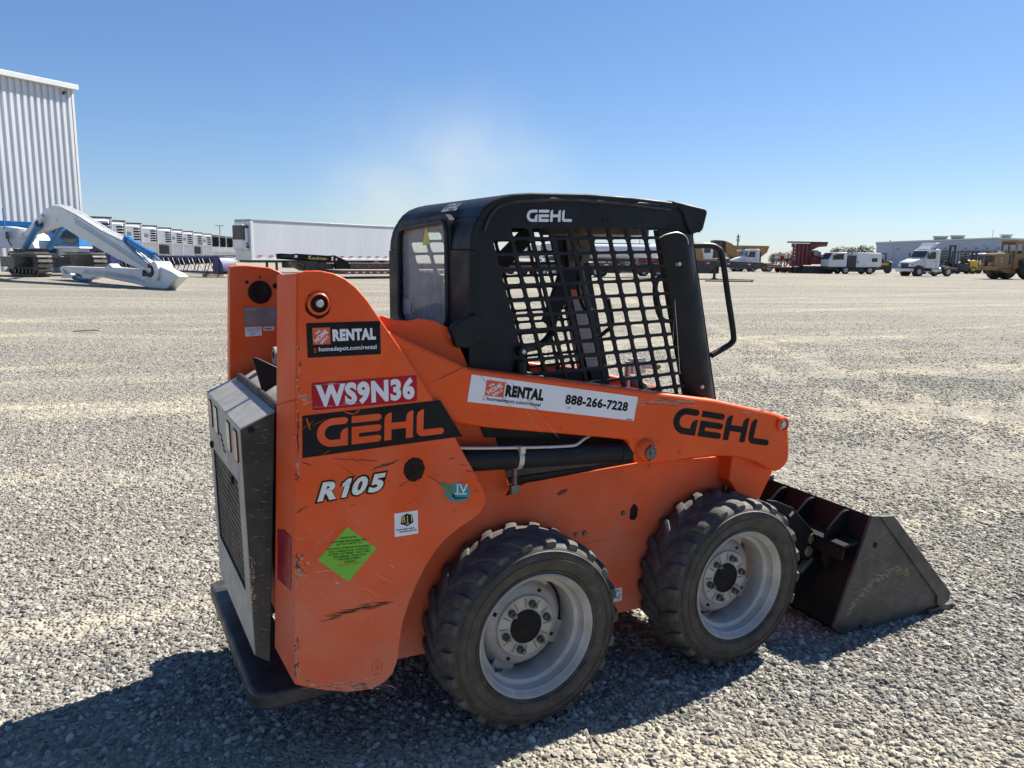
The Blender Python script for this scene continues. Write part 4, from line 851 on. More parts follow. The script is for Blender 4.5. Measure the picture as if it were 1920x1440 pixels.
# tail lamps: red and clear, both sides
def lamp(y, m):
    mb = MB(); pl = fillet([(y - .032, .945), (y + .032, .945), (y + .032, 1.035), (y - .032, 1.035)], .014, 4)
    vs, fs = flatmesh([pl], .004); mb.add([Vector((XF(v.y) - .0022 + v.z, v.x, v.y)) for v in vs], fs); o = mb.build('tail_lamp' if m is M_lens_r else 'reverse_lamp', m, door)
    mb = MB(); q = [(XF(z) - .002, yy, z) for yy, z in pl]; mb.tube(q + q[:1], .0025, 6); mb.build('lamp_seal', M_rubber, o, smooth=60)
for y, m in ((.815, M_lens_r), (.685, M_lens_w), (.425, M_lens_w), (.292, M_lens_r)): lamp(y, m)
mb = MB()
for u, v in ((400.5, 833), (440, 900)): p = on(0, -.853, u, v); mb.lathe([(.013, 0), (.012, -.008), (.006, -.010), (0, -.010)], 16, T=Matrix.Translation((p.x - .003, p.y, p.z)) @ Matrix.Rotation(rad(-90), 4, 'Z'))
mb.build('door_latch', M_blk, door, smooth=40)
mb = MB()
for u, v, a, b_ in ((409, 829, .04, .03), (427, 860, .035, .04), (445, 885, .03, .05), (447, 905, .03, .03)):
    p = on(0, -.856, u, v); mb.add([(XF(p.z + dz) - .0008, p.y + dy, p.z + dz) for dy, dz in ((a / 2, -b_ / 2), (-a / 2, -b_ / 2), (-a / 2, b_ / 2), (a / 2, b_ / 2))], [(0, 1, 2, 3)])
mb.build('faded_sticker', M_pink, door)
mb = MB()
for k in range(4): p = on(0, -.856, 414 + k * 2.2, 815 + k * 10); mb.box(-.0012, .0, p.y - .022, p.y + .02, p.z - .004, p.z + .004, T=Matrix.Translation((XF(p.z), 0, 0)))
mb.build('door_slot', M_black, door)
mb = MB(); to3 = lambda p: on(1, YR - .0004, *p)
for k in range(30): sliver(mb, (rnd.uniform(466, 474) + (rnd.random() ** 3) * 12, rnd.uniform(1040, 1130)), rnd.choice([1.5, .1]) + rnd.gauss(0, .3), rnd.uniform(4, 14), rnd.uniform(1, 3), to3, 0)
for k in range(50): sliver(mb, (rnd.uniform(470, 505), rnd.uniform(800, 1220)), rnd.uniform(-.6, .6), rnd.uniform(4, 18), rnd.uniform(.4, .9), to3, 0)
mb.build('scratches', [M_tan], door); door.children[-1]['kind'] = 'stuff'
# counterweight bumper
bp = fillet([(-.865, .165), (-.55, .165), (-.55, .20), (-.70, .30), (-.70, .79), (-.55, .89), (-.55, 1.02), (-.80, 1.10), (-.865, 1.08)], .07, 6)
mb = MB(); mb.prismz(bp, .205, .262); mb.build('counterweight_bumper', M_blk2, LD, bevel=.012, seg=3)

# ---- wheels
def make_wheel():
    root = bpy.data.objects.new('wheel', None); COL.objects.link(root); root.parent = LD
    R = HUB
    mb = MB()
    prof = [(.202, .012), (.212, -.001), (.222, -.010), (.245, -.017), (.272, -.017), (.292, -.010), (.303, -.001), (.309, .012), (.3155, .035), (.3185, .09), (.3185, .12), (.3155, .17), (.309, .192), (.300, .205), (.272, .22), (.245, .22), (.215, .205), (.202, .19)]
    mb.lathe(prof, 96)
    n_t = sum(1 for _ in mb.f); mb.m = [0] * n_t
    k = len(prof) - 1
    for i, fc in enumerate(mb.f):
        if i % k < 6 or i % k > 11: mb.m[i] = 1
    # raised rings on the sidewall
    for rr, yy in ((.224, -.0115), (.262, -.0175), (.288, -.013)): mb.lathe([(rr - .003, yy + .002), (rr - .001, yy - .0022), (rr + .001, yy - .0022), (rr + .003, yy + .002)], 96, 1)
    # tread lugs, slanted from each shoulder
    NL = 22; rl_ = random.Random(3)
    for sidek in (0, 1):
        for q in range(NL):
            t0 = 2 * math.pi * (q + .5 * sidek) / NL; vs = []
            ny, na = 6, 4; hw = .108 * rl_.uniform(.93, 1.05)
            ys = [-.004, .008, .03, .06, .09, .112] if sidek == 0 else [.208, .196, .17, .14, .11, .095]
            for iy, y in enumerate(ys):
                s = abs(y - (-.004 if sidek == 0 else .208)) / .112
                off = .26 * s * s * (1 if sidek == 0 else 1); wloc = hw * (1.0 + .25 * s)
                base = .3165 if iy > 1 else (.300 if iy == 0 else .3125); top = [.3165, .3245, .3275, .3275, .3250, .3215][iy] + rl_.uniform(-.0012, .0006)
                for ia in range(na):
                    a_ = t0 + off + wloc * (ia / (na - 1) - .5) * 1.0
                    edge = ia in (0, na - 1)
                    vs.append((top - (.0018 if edge else 0), a_, y))
                for ia in (0, na - 1):
                    a_ = t0 + off + wloc * 1.16 * (ia / (na - 1) - .5); vs.append((base - .006, a_, y))
            row = na + 2; fs = []
            for iy in range(ny - 1):
                o = iy * row; p_ = o + row
                for ia in range(na - 1): fs.append((o + ia, o + ia + 1, p_ + ia + 1, p_ + ia))
                fs += [(o + na, o, p_, p_ + na), (o + na - 1, o + na + 1, p_ + na + 1, p_ + na - 1)]
            e = (ny - 1) * row; fs += [(na, 0, 1, 2, 3, na + 1), (e + na + 1, e + 3, e + 2, e + 1, e, e + na)]
            mb.add([(r * math.cos(a_), y, r * math.sin(a_)) for r, a_, y in vs], fs, 0)
    tyre = mb.build('tyre', [M_rub, M_side], root, smooth=42)
    mb = MB()
    mb.lathe([(.204, .010), (.2115, .0), (.2115, -.005), (.207, -.008), (.202, -.004), (.197, .008), (.190, .014), (.187, .032), (.183, .040), (.171, .047), (.168, .056), (.167, .125), (.171, .14), (.19, .155), (.21, .19)], 72)
    rim = mb.build('rim', M_rim, root, smooth=30)
    mb = MB()
    mb.lathe([(.160, .128), (.150, .118), (.142, .104), (.128, .094), (.112, .090), (.107, .086), (.104, .079), (.090, .0775), (.060, .0775), (0, .0775)], 48)
    for q in range(4):                                                # ears where the disc meets the rim
        T = Matrix.Rotation(rad(25 + 90 * q), 4, 'Y'); mb.box(.140, .168, .112, .122, -.04, .04, T=T)
    for q in range(6):
        a_ = rad(14 + 60 * q)
        for sg in (-1, 1):
            T = Matrix.Rotation(-(a_ + sg * .30), 4, 'Y'); mb.add([T @ Vector(p) for p in [(.066, .0768, -.002), (.098, .0768, -.002), (.098, .0768, .002), (.066, .0768, .002)]], [(0, 1, 2, 3)], 1)
    for q in range(4):
        T = Matrix.Rotation(rad(28 + 90 * q), 4, 'Y'); mb.box(.118, .128, .0885, .096, -.006, .006, 2, T=T)
    disc = mb.build('wheel_disc', [M_rim, M_nut, M_black], root, smooth=35)
    mb = MB(); mb.lathe([(.0575, .079), (.0575, .072), (.054, .070), (.006, .0695), (.005, .0675), (0, .0675)], 36); mb.build('hub_cap', M_black, root, smooth=35)
    for q in range(6):
        a_ = rad(14 + 60 * q); c = Vector((.079 * math.cos(a_), 0, .079 * math.sin(a_)))
        mb = MB(); mb.cyl((c.x, .078, c.z), (c.x, .062, c.z), .0135, .0125, 6); mb.cyl((c.x, .062, c.z), (c.x, .058, c.z), .0125, .009, 12); mb.cyl((c.x, .058, c.z), (c.x, .046, c.z), .0068, n=10); mb.build('lug_nut', M_nut, root)
    a_ = rad(222); mb = MB(); mb.cyl((.172 * math.cos(a_), .055, .172 * math.sin(a_)), (.150 * math.cos(a_), .02, .150 * math.sin(a_)), .007, .005, 10); mb.build('valve_stem', M_nut, root, smooth=50)
    return root
wheel = make_wheel()
def put(o, x, y, spin, flip):
    o.matrix_local = Matrix.Translation((x, y, HUB)) @ (Matrix.Rotation(math.pi, 4, 'Z') if flip else Matrix.Identity(4)) @ Matrix.Rotation(rad(spin), 4, 'Y')
put(wheel, 0, 0, 0, False)
for x, y, sp, fl in ((WB, 0, 5, False), (0, 2 * YC, 40, True), (WB, 2 * YC, 70, True)):
    c = copy_tree(wheel, LD); put(c, x, y, sp, fl)
# small notice beside the rear wheel
mb = MB(); f = frame_px(.2145, (1150, 1129), (1166, 1126), (1150, 1104)); f.rect(mb, 0, 0, 1, 1, .0006, 0)
for k in range(8): a_ = rad(60 + 40 * k); f.poly(mb, [(.5 + (.22 + dr) * math.cos(a_ + da), .55 + (.24 + dr) * math.sin(a_ + da)) for dr, da in ((0, -.25), (.1, -.2), (.1, .2), (0, .25))], .0012, 1)
mb.build('warning_sticker', [M_white, M_black], LD)

# ---- bucket (own axes: turned very slightly against the machine)
BK = bpy.data.objects.new('bucket', None); COL.objects.link(BK); BK.parent = LD
BK.matrix_local = Matrix.Translation((1.514, -.024, 0)) @ Matrix.Rotation(rad(-3.6), 4, 'Z')
BW = 1.15
SP = [(-.106, .044), (-.09, .025), (-.04, .002), (.50, .004), (.535, .02), (.588, .044), (.588, .08), (.185, .487), (.10, .498), (.061, .504)]
mb = MB(); mb.prism(SP, .0, .014); b_side = mb.build('side_plate', M_buck2, BK, bevel=.002)
mb = MB(); mb.prism([(.536, .018), (.590, .044), (.590, .083), (.179, .493), (.138, .496), (.10, .499), (.507, .075), (.510, .035)], -.010, .0); mb.build('side_cutter', M_buck2, b_side, bevel=.003)
mb = MB(); p = (.09, .385)
for x, z, r in ((.093, .373, .013), (.05, .020, .009)): mb.cyl((x, -.0008, z), (x, -.0016, z), r, n=14)
mb.build('side_hole', M_black, b_side)
mb = MB(); to3 = lambda q: Vector((q[0], -.0008, q[1]))
for k in range(170):
    x = rnd.uniform(-.05, .45); z = rnd.uniform(.05, .44)
    if z < .46 - 1.02 * max(0, x - .10) and x > -.08 + .30 * z: sliver(mb, (x, z), rnd.uniform(-.7, 1.0), rnd.uniform(.02, .12), rnd.uniform(.0006, .0018), to3, 0)
for k in range(75):                                                  # dried mud arc
    t = rnd.uniform(0, 1); x = -.04 + .36 * t; z = .09 + .15 * math.sin(t * 2.3) + rnd.gauss(0, .010); sliver(mb, (x, z), .4 - t * 1.2 + rnd.gauss(0, .3), rnd.uniform(.015, .05), rnd.uniform(.003, .010), to3, 1)
mb.build('scratches', [M_pale if False else mat('steel_scratch', (.26, .24, .21), .5), mat('dried_mud', (.30, .26, .15), .8, vary=.25, scale=40)], b_side); b_side.children[-1]['kind'] = 'stuff'
mb = MB(); mb.prism(SP, BW - .014, BW); mb.build('side_plate', M_buck2, BK, bevel=.002)
mb = MB()                                                             # rolled shell: back, floor and lip
outer = [(.061, .502), (.01, .36), (-.045, .21), (-.100, .065), (-.103, .044), (-.088, .024), (-.035, .005), (.50, .006)]
inn = [(.50, .020), (-.03, .021), (-.074, .036), (-.086, .05), (-.084, .068), (-.03, .21), (.025, .36), (.074, .497)]
mb.prism(outer + inn, .0145, BW - .0145); mb.build('bucket_shell', M_buck, BK, bevel=.002)
mb = MB(); mb.prism([(.45, .0045), (.62, .0045), (.636, .012), (.61, .026), (.45, .022)], -.012, BW + .01); mb.build('cutting_edge', M_buck2, BK, bevel=.002)
mb = MB(); mb.prism([(.016, .385), (-.070, .372), (-.072, .386), (.014, .40)], .0145, BW - .0145); mb.prism([(-.072, .372), (-.060, .372), (-.066, .325), (-.078, .325)], .0145, BW - .0145)
mb.build('top_flange', M_buck, BK, bevel=.003)
for y in (.11, .30, .47, .68, .86, 1.04):
    mb = MB(); mb.prism([(.058, .494), (.040, .498), (.018, .490), (-.060, .42), (-.070, .388), (.016, .401)], y, y + .016); mb.build('gusset', M_buck, BK, bevel=.003)
mb = MB(); mb.prism([(.01, .36), (-.064, .37), (-.075, .30), (-.060, .255), (-.030, .25)], .11, .126); mb.build('back_rib', M_buck, BK, bevel=.003)
mb = MB(); mb.box(-.045, .05, .55, .70, .505, .535); bt = mb.build('spill_guard_block', M_buck2, BK, bevel=.005)
mb = MB()
for y in (.59, .655): mb.cyl((.0, y, .5355), (.0, y, .5362), .013, n=14)
mb.build('bolt_hole', M_black, bt)
# quick attach plate behind the bucket
mb = MB(); q = XZ(.165, [(1440, 938), (1458, 940), (1487, 952), (1536, 1008), (1540, 1022), (1536, 1046), (1526, 1057), (1504, 1046), (1484, 1010), (1450, 985)])
mb.prism(q, .165, .180); qa = mb.build('quick_attach_plate', M_buck, LD, bevel=.003)
mb = MB(); mb.prism([(1.27, .14), (1.30, .14), (1.40, .40), (1.37, .42)], .19, .90); mb.build('attach_frame', M_buck, qa, bevel=.004)
for u, v in ((1522, 1010), (1515, 1033)):
    p = on(1, .165, u, v); mb = MB(); mb.lathe([(.024, 0), (.024, -.006), (.020, -.008), (.010, -.008), (.009, -.014), (0, -.014)], 20, T=Matrix.Translation((p.x, .165, p.z))); mb.build('attach_pin', mat('pin_steel_%d' % u, (.22, .15, .12), .5, metal=.4, vary=.2, scale=30), qa, smooth=35)
mb = MB(); a, b2 = on(1, .175, 1520, 1046), on(1, .175, 1498, 1072); d_ = (b2 - a); e1 = d_.normalized().orthogonal().normalized(); e2 = d_.normalized().cross(e1)
mb.tube([a + d_ * (i / 160) + (e1 * math.cos(i * .5) + e2 * math.sin(i * .5)) * .014 for i in range(161)], .0035, 5); mb.cyl(a, b2 + d_ * .15, .009, n=10); mb.build('attach_spring', M_nut, qa, smooth=50)
mb = MB(); mb.cyl(on(1, .16, 1480, 968), on(1, .16, 1487, 960), .006, n=8); mb.build('attach_lever', M_bright, qa)

for o in list(bpy.data.objects):
    if o.type == 'MESH' and o.name.split('.')[0] in ('plug_bolt', 'bolt', 'bolt_hole', 'post_bolt', 'cab_base', 'cab_bracket', 'bracket_bolt', 'side_hole', 'door_latch', 'faded_sticker', 'tie_wire', 'control_lever', 'roof_brace', 'restraint_bar', 'inspection_label', 'door_slot', 'arm_leg'): split_pieces(o)
# ================================================================== the yard behind
M_wp = mat('white_truck_paint', (.72, .73, .75), .35, vary=.05, scale=2, dust=.12)
M_wt = mat('white_trailer_skin', (.62, .64, .68), .4, vary=.06, scale=.6, dust=.10, dustcol=(.42, .42, .42), streak=True)
M_gm = mat('dark_machine', (.022, .022, .024), .5, vary=.3, scale=2, dust=.25)
M_ty = mat('far_tyre', (.022, .022, .023), .8, vary=.3, scale=3, dust=.3)
M_wr = mat('white_wheel', (.6, .61, .62), .4, vary=.1, scale=4)
M_gl = mat('dark_glass', (.035, .05, .055), .12, vary=.3, scale=3)
M_chrome = mat('chrome', (.55, .56, .58), .25, metal=.8, vary=.1, scale=4)
M_exb = mat('excavator_blue', (.015, .16, .42), .4, vary=.1, scale=1.5, dust=.05)
M_exw = mat('excavator_white', (.66, .69, .70), .4, vary=.06, scale=1, dust=.08)
M_navy = mat('navy_paint', (.02, .026, .13), .45, vary=.2, scale=2, dust=.08)
M_ochre = mat('ochre_paint', (.33, .185, .045), .5, vary=.15, scale=1.5, dust=.25)
M_brown = mat('faded_yellow_brown', (.30, .17, .065), .55, vary=.22, scale=1.5, dust=.3, dustcol=(.28, .2, .13))
M_dred = mat('dark_red_paint', (.17, .016, .024), .5, vary=.25, scale=1.5, dust=.15)
M_byel = mat('bright_yellow', (.60, .40, .02), .45, vary=.12, scale=2)
M_beige = mat('beige_paint', (.42, .36, .24), .5, vary=.15, scale=2)
M_wall = mat('corrugated_steel', (.62, .64, .68), .45, metal=.1, vary=.06, scale=.4, dust=.06, streak=True)
M_pan = mat('grey_blue_cladding', (.42, .46, .54), .55, vary=.05, scale=.2, dust=.05)
M_trim = mat('pale_trim', (.66, .67, .66), .5, vary=.05, scale=1)
M_shoe = mat('track_steel', (.16, .15, .145), .45, metal=.4, vary=.3, scale=3, dust=.35)
M_tapeR = mat('red_tape', (.40, .02, .03), .4, vary=.1); M_tapeW = mat('white_tape', (.7, .7, .7), .4, vary=.05)
M_bollard = mat('red_orange_paint', (.50, .075, .03), .5, vary=.12)
M_gold = mat('gold_lettering', (.62, .45, .16), .4, vary=.05)
M_wood = mat('deck_wood', (.30, .24, .18), .7, vary=.2, scale=3)
M_galv = mat('galvanised', (.30, .31, .33), .5, metal=.4, vary=.15)
REL = lambda a: rad(a - 28.3)
def veh(name, label, cat, u, d, rel, group=None): 
    g = G(u, d); return thing(name, label, cat, (g.x, g.y, 0), REL(rel), group)
def B(name, m, parent, boxes=(), prisms=(), cyls=(), bevel=.02, smooth=None):
    mb = MB()
    for b in boxes: mb.box(*b)
    for p in prisms: mb.prism(*p)
    for c in cyls: mb.cyl(*c[:3], n=c[3] if len(c) > 3 else 16)
    return mb.build(name, m, parent, bevel=bevel if not smooth else 0, smooth=smooth)
def wheels(root, pts, R, w, m_rim, rr=.58):
    for x, y in pts:
        mb = MB(); mb.lathe([(R * rr, -w / 2), (R * .93, -w / 2), (R, -w * .36), (R, w * .36), (R * .93, w / 2), (R * rr, w / 2)], 28, T=Matrix.Translation((x, y, R)))
        t = mb.build('wheel', M_ty, root, smooth=40)
        s = 1 if y >= 0 else -1
        mb = MB(); mb.lathe([(R * rr, s * w * .46), (R * rr * .9, s * w * .30), (R * rr * .45, s * w * .22), (R * .26, s * w * .22), (R * .24, s * w * .4), (0, s * w * .4)], 24, T=Matrix.Translation((x, y, R))); mb.lathe([(R * rr, -s * w * .40), (0, -s * w * .40)], 24, T=Matrix.Translation((x, y, R)))
        mb.build('rim', m_rim, t, smooth=40)

# ---- tall corrugated warehouse, left edge
d0, d1 = 62.0, 50.0
p0 = G(150, d0); pt = V(140, 170, d0); H = pt.z
dirw = None
c0 = V(158, 480, d0); g0 = Vector((c0.x, c0.y, 0)); far = Vector((V(137, 175, d0).x, V(137, 175, d0).y, 0))
e0 = V(0, 135, 55.3); e0.z = 0
ux = (e0 - g0); ux.normalize()
wh = thing('warehouse', 'tall white corrugated steel warehouse with a pale eave trim behind the excavator', 'warehouse', g0, math.atan2(ux.y, ux.x))
mb = MB(); pitch = .49; Lw = 30; x = 0.0; prof = []
while x < Lw:
    prof += [(x, 0), (x + .14, 0), (x + .18, .12), (x + .40, .12), (x + .44, 0)]; x += pitch
prof += [(Lw, 0), (Lw, -.4), (0, -.4)]
sgn = 1 if (Matrix.Rotation(math.atan2(ux.y, ux.x), 3, 'Z') @ Vector((0, 1, 0))).dot(CAM - g0) > 0 else -1
mb.prismz([(a, b * sgn) for a, b in prof], 0, H - .381); mb.build('corrugated_wall', M_wall, wh)
mb = MB(); mb.box(-.25, Lw, -25, .5, H - .38, H) if sgn > 0 else mb.box(-.25, Lw, -.5, 25, H - .38, H); mb.build('eave_trim', M_trim, wh, bevel=.02)
mb = MB(); mb.box(.0, .10, -24 * sgn if sgn > 0 else .41, -.41 if sgn > 0 else 24, 0, H - .382); mb.build('end_wall', M_wall, wh)
mb = MB(); mb.box(-.06, .12, *sorted((.13 * sgn, -.42 * sgn)), 0, H - .382); mb.build('corner_trim', M_trim, wh)
mb = MB(); mb.box(.7, .85, *sorted((.10 * sgn, .35 * sgn)), H - .85, H - .62); mb.build('wall_lamp', M_gm, wh)

# ---- big white excavator with blue cab; its boom lies in one upright plane
tip = G(325, 32.4); foot = V(50, 440, 46.5)
hd = Vector((tip.x - foot.x, tip.y - foot.y, 0)); hd.normalize(); lf = Vector((-hd.y, hd.x, 0))
ex = thing('excavator', 'white long boom excavator with blue cab and black tracks, its arm folded on the gravel', 'excavator', (foot.x, foot.y, 0), math.atan2(hd.y, hd.x))
def bp_(u, v, off=0.0):                                               # pixel -> local (x, z) on the boom's plane
    d = ray(u, v); n = lf; o = foot + lf * off; t = (o - CAM).dot(n) / d.dot(n); p = CAM + d * t - foot; return (p.dot(hd), p.z + foot.z)
BM = [(48, 438), (56, 432), (76, 410), (95, 391), (108, 386), (122, 389), (150, 403), (200, 434), (238, 452), (255, 470), (280, 492), (300, 502), (303, 512), (290, 521), (272, 505), (250, 496), (200, 470), (155, 444), (128, 427), (117, 424), (104, 426), (90, 432), (62, 441), (53, 444)]
mb = MB(); mb.prism([bp_(*p) for p in BM], -.24, .24); boom = mb.build('boom', M_exw, ex, bevel=.05)
ST = [(118, 502), (124, 499), (205, 502), (213, 494), (219, 501), (268, 505), (292, 497), (310, 500), (332, 510), (345, 519), (322, 542), (290, 540), (262, 532), (190, 518), (178, 524), (165, 522), (158, 514), (140, 512), (130, 507)]
mb = MB(); mb.prism([bp_(*p) for p in ST], -.22, .22); stick = mb.build('arm', M_exw, ex, bevel=.04)
mb = MB(); mb.prism([bp_(*p) for p in [(121, 503), (125, 503), (132, 515), (146, 518), (144, 521), (124, 521), (122, 517), (127, 516)]], -.25, .25); mb.build('bucket_linkage', M_exw, stick, bevel=.02)
def rod(u0, v0, u1, v1, r, y): a = bp_(u0, v0); b = bp_(u1, v1); return ((a[0], y, a[1]), (b[0], y, b[1]), r)
mb = MB(); mb.cyl(*rod(140, 520, 168, 524, .14, 0)); mb.build('bucket_cylinder', M_exb, stick, smooth=40)
mb = MB(); mb.cyl(*rod(240, 451, 288, 480, .155, 0)); mb.cyl(*rod(238, 449, 242, 453, .20, 0)); mb.cyl(*rod(283, 477, 289, 481, .19, 0)); mb.build('arm_cylinder', M_exb, boom, smooth=40)
mb = MB(); mb.cyl(*rod(286, 479, 306, 496, .09, 0)); mb.build('piston_rod', M_chrome, boom, smooth=40)
for y, pp in ((-.45, (64, 464, 90, 420)), (.45, (93, 464, 117, 425))):
    a = rod(*pp[:2], *pp[2:], .17, y) if y < 0 else None
    if y > 0:
        d_ = [bp_(pp[0], pp[1], .45), bp_(pp[2], pp[3], .45)]; a = ((d_[0][0], y, d_[0][1]), (d_[1][0], y, d_[1][1]), .17)
    mb = MB(); mb.cyl(*a); A0, A1 = Vector(a[0]), Vector(a[1]); mb.cyl(A1 - (A1 - A0) * .1, A1, .2); o = mb.build('boom_cylinder', M_exb, ex, smooth=40)
    mb = MB(); mb.cyl(A1, A1 + (A1 - A0) * .32, .08); mb.build('piston_rod', M_chrome, o, smooth=40)
mb = MB()
for k, (dy, dv) in enumerate(((-.20, 0), (-.10, -.6), (.06, -1), (.18, -1))):
    pts = [bp_(u, v + dv - 1.2) for u, v in ((108, 386), (122, 389), (150, 403), (200, 434), (238, 452), (262, 478), (288, 497))]; mb.tube([(a, dy, b) for a, b in pts], .030, 6)
for v0 in (0, 4, 8):
    pts = [bp_(u, v + v0) for u, v in ((150, 410), (200, 441), (240, 466), (285, 494))]; mb.tube([(a, -.265, b) for a, b in pts], .022, 6)
mb.build('hydraulic_pipes', M_trim, boom, smooth=60)
mb = MB()
for v0 in (0, 3, 6):
    pts = [bp_(u, v) for u, v in ((165, 512 - v0 * .4), (172, 506 + v0), (220, 511 + v0), (262, 518 + v0 * .8), (284, 530))]; mb.tube([(a, -.245, b) for a, b in pts], .02, 6)
mb.build('arm_pipes', M_trim, stick, smooth=60)
mb = MB()
for v0 in (0, 3): pts = smoothpath([(bp_(u, v)[0], -.32, bp_(u, v)[1]) for u, v in ((293, 497 + v0), (300, 502), (302 - v0, 512), (296 - v0, 517 - v0), (288, 514), (284, 508 + v0), (284, 518))], 5); mb.tube(pts, .06, 8)
mb.build('hydraulic_hose', M_rubber, boom, smooth=60)
mb = MB(); a = bp_(304, 508); mb.cyl((a[0], -.32, a[1]), (a[0], .32, a[1]), .40, n=24); mb.build('elbow_joint', M_exw, boom, smooth=35)
mb = MB(); a = bp_(114, 412.5); mb.box(a[0] - .16, a[0] + .16, -.27, -.24, a[1] - .07, a[1] + .07); mb.build('boom_lamp', M_tapeW, boom)
# upper house, cab, tracks: placed by their own depth
def L3(u, v, d): p = V(u, v, d) - Vector((foot.x, foot.y, 0)); return Vector((p.dot(hd), p.dot(lf), p.z))
def slab(us, d, dd, m, name, par, bevel=.05):                         # image-facing outline given real depth dd behind it
    mb = MB(); n = len(us); back = Vector((FW.x, FW.y, 0)).normalized(); back = Vector((back.dot(hd), back.dot(lf), 0))
    f = [L3(u, v, d) for u, v in us]; vs = f + [p + back * dd for p in f]
    a = sum(us[i][0] * us[(i + 1) % n][1] - us[(i + 1) % n][0] * us[i][1] for i in range(n))
    fs = [list(range(n)), list(range(2 * n - 1, n - 1, -1))] + [(i, i + n, (i + 1) % n + n, (i + 1) % n) for i in range(n)]
    if a > 0: fs = [q[::-1] for q in fs]
    mb.add(vs, fs); return mb.build(name, m, par, bevel=bevel)
house = slab([(-60, 428), (12, 424), (38, 428), (45, 438), (54, 440), (60, 452), (66, 466), (-60, 464)], 46.5, 2.2, M_exw, 'upper_house', ex)
slab([(-60, 410), (-30, 412), (60, 416), (60, 426), (-60, 424)], 47.6, 1.6, M_exb, 'engine_hood', ex)
slab([(28, 443), (52, 443), (53, 457), (36, 459)], 46.42, .06, M_exw, 'side_cover', house)
cab = slab([(88, 440), (95, 427), (106, 424), (143, 430), (148, 436), (148, 462), (100, 460)], 47.5, 1.6, M_exb, 'cab', ex)
slab([(113, 432), (121, 427), (140, 434), (145, 440), (145, 452), (138, 457), (117, 455), (113, 448)], 47.44, .05, M_gl, 'cab_window', cab, .02)
slab([(96, 432), (106, 427), (108, 434), (100, 440)], 47.44, .05, M_gl, 'cab_window', cab, .02)
slab([(96, 461), (149, 462), (149, 466), (96, 466)], 47.6, 1.5, M_exw, 'cab_base', cab, .02)
slab([(78, 398), (84, 394), (90, 398), (86, 404), (78, 406)], 48.5, .5, M_exb, 'exhaust_hood', ex, .02)
mb = MB(); a, b = L3(78, 467, 47.3), L3(78, 474, 47.3); c = L3(66, 470, 47.8); mb.cyl((c.x, c.y, a.z), (c.x, c.y, b.z), 1.15, n=28); mb.build('turntable', M_gm, ex, smooth=40)
mb = MB(); a = L3(13, 438, 46.3); mb.box(a.x - .13, a.x + .13, a.y - .06, a.y + .06, a.z - .3, a.z + .12); mb.tube([a, L3(16, 452, 46.3), L3(22, 461, 46.3)], .04, 6); mb.build('wing_mirror', M_gm, ex)
mb = MB(); mb.tube([L3(9, 430, 46.4), L3(7, 410, 46.4), L3(5, 391, 46.4)], .05, 6); mb.build('antenna', M_exb, ex)
mb = MB(); a = L3(45, 436, 46.3); mb.box(a.x - .2, a.x + .2, -.5, .5, a.z - .35, a.z + .25); mb.build('boom_foot', M_exw, ex, bevel=.04)
def track(ufront, d, rel, Ln):
    g = G(ufront, d); lg = Vector((g.x - foot.x, g.y - foot.y, 0)); rel_dir = Vector((math.cos(REL(rel)), math.sin(REL(rel)), 0)); xd = Vector((rel_dir.dot(hd), rel_dir.dot(lf), 0)); yd = Vector((-xd.y, xd.x, 0))
    base = Vector((lg.dot(hd), lg.dot(lf), 0)); T = Matrix(((xd.x, yd.x, 0, base.x), (xd.y, yd.y, 0, base.y), (0, 0, 1, .08), (0, 0, 0, 1)))
    hgt = 1.32; r = hgt / 2; path = []
    cx0, cx1 = -Ln + r, -r * .9
    N_ = 46; per = 2 * (cx1 - cx0) + 2 * math.pi * r
    mb = MB()
    for k in range(N_):
        s = per * k / N_
        if s < cx1 - cx0: x, z, an = cx0 + s, 0, 0
        elif s < cx1 - cx0 + math.pi * r: q = (s - (cx1 - cx0)) / r; x, z, an = cx1 + r * math.sin(q), r - r * math.cos(q), q
        elif s < 2 * (cx1 - cx0) + math.pi * r: x, z, an = cx1 - (s - (cx1 - cx0) - math.pi * r), hgt, math.pi
        else: q = (s - 2 * (cx1 - cx0) - math.pi * r) / r; x, z, an = cx0 - r * math.sin(q), r + r * math.cos(q), math.pi + q
        M_ = T @ Matrix.Translation((x, 0, z)) @ Matrix.Rotation(-an, 4, 'Y')
        mb.box(-.085, .085, -.38, .38, -.035, .035, T=M_); mb.box(-.085, -.055, -.38, .38, -.075, -.03, T=M_)
    o = mb.build('track', M_shoe, ex)
    mb = MB(); pr = [(cx0 + (r - .07) * math.cos(rad(a)), r + (r - .07) * math.sin(rad(a))) for a in range(90, 271, 15)] + [(cx1 + (r - .07) * math.cos(rad(a)), r + (r - .07) * math.sin(rad(a))) for a in range(-90, 91, 15)]
    mb.prism(pr, -.22, .22, T=T); mb.build('track_frame', M_gm, o)
    mb = MB()
    for x in (cx0, cx1): q0, q1 = T @ Vector((x, -.33, r)), T @ Vector((x, .33, r)); mb.cyl(q0, q1, r * .62, n=20)
    for k in range(6): x = cx0 + .5 + k * (cx1 - cx0 - 1) / 5; q0, q1 = T @ Vector((x, -.31, .22)), T @ Vector((x, .31, .22)); mb.cyl(q0, q1, .15, n=12)
    mb.build('track_rollers', M_gm, o, smooth=40)
track(87, 45.5, -42, 5.6); track(190, 47.8, -42, 5.6)
mb = MB(); c = L3(66, 484, 47.8); mb.box(c.x - 1.6, c.x + 1.6, c.y - 1.5, c.y + 1.5, .55, 1.15); mb.build('undercarriage', M_gm, ex)

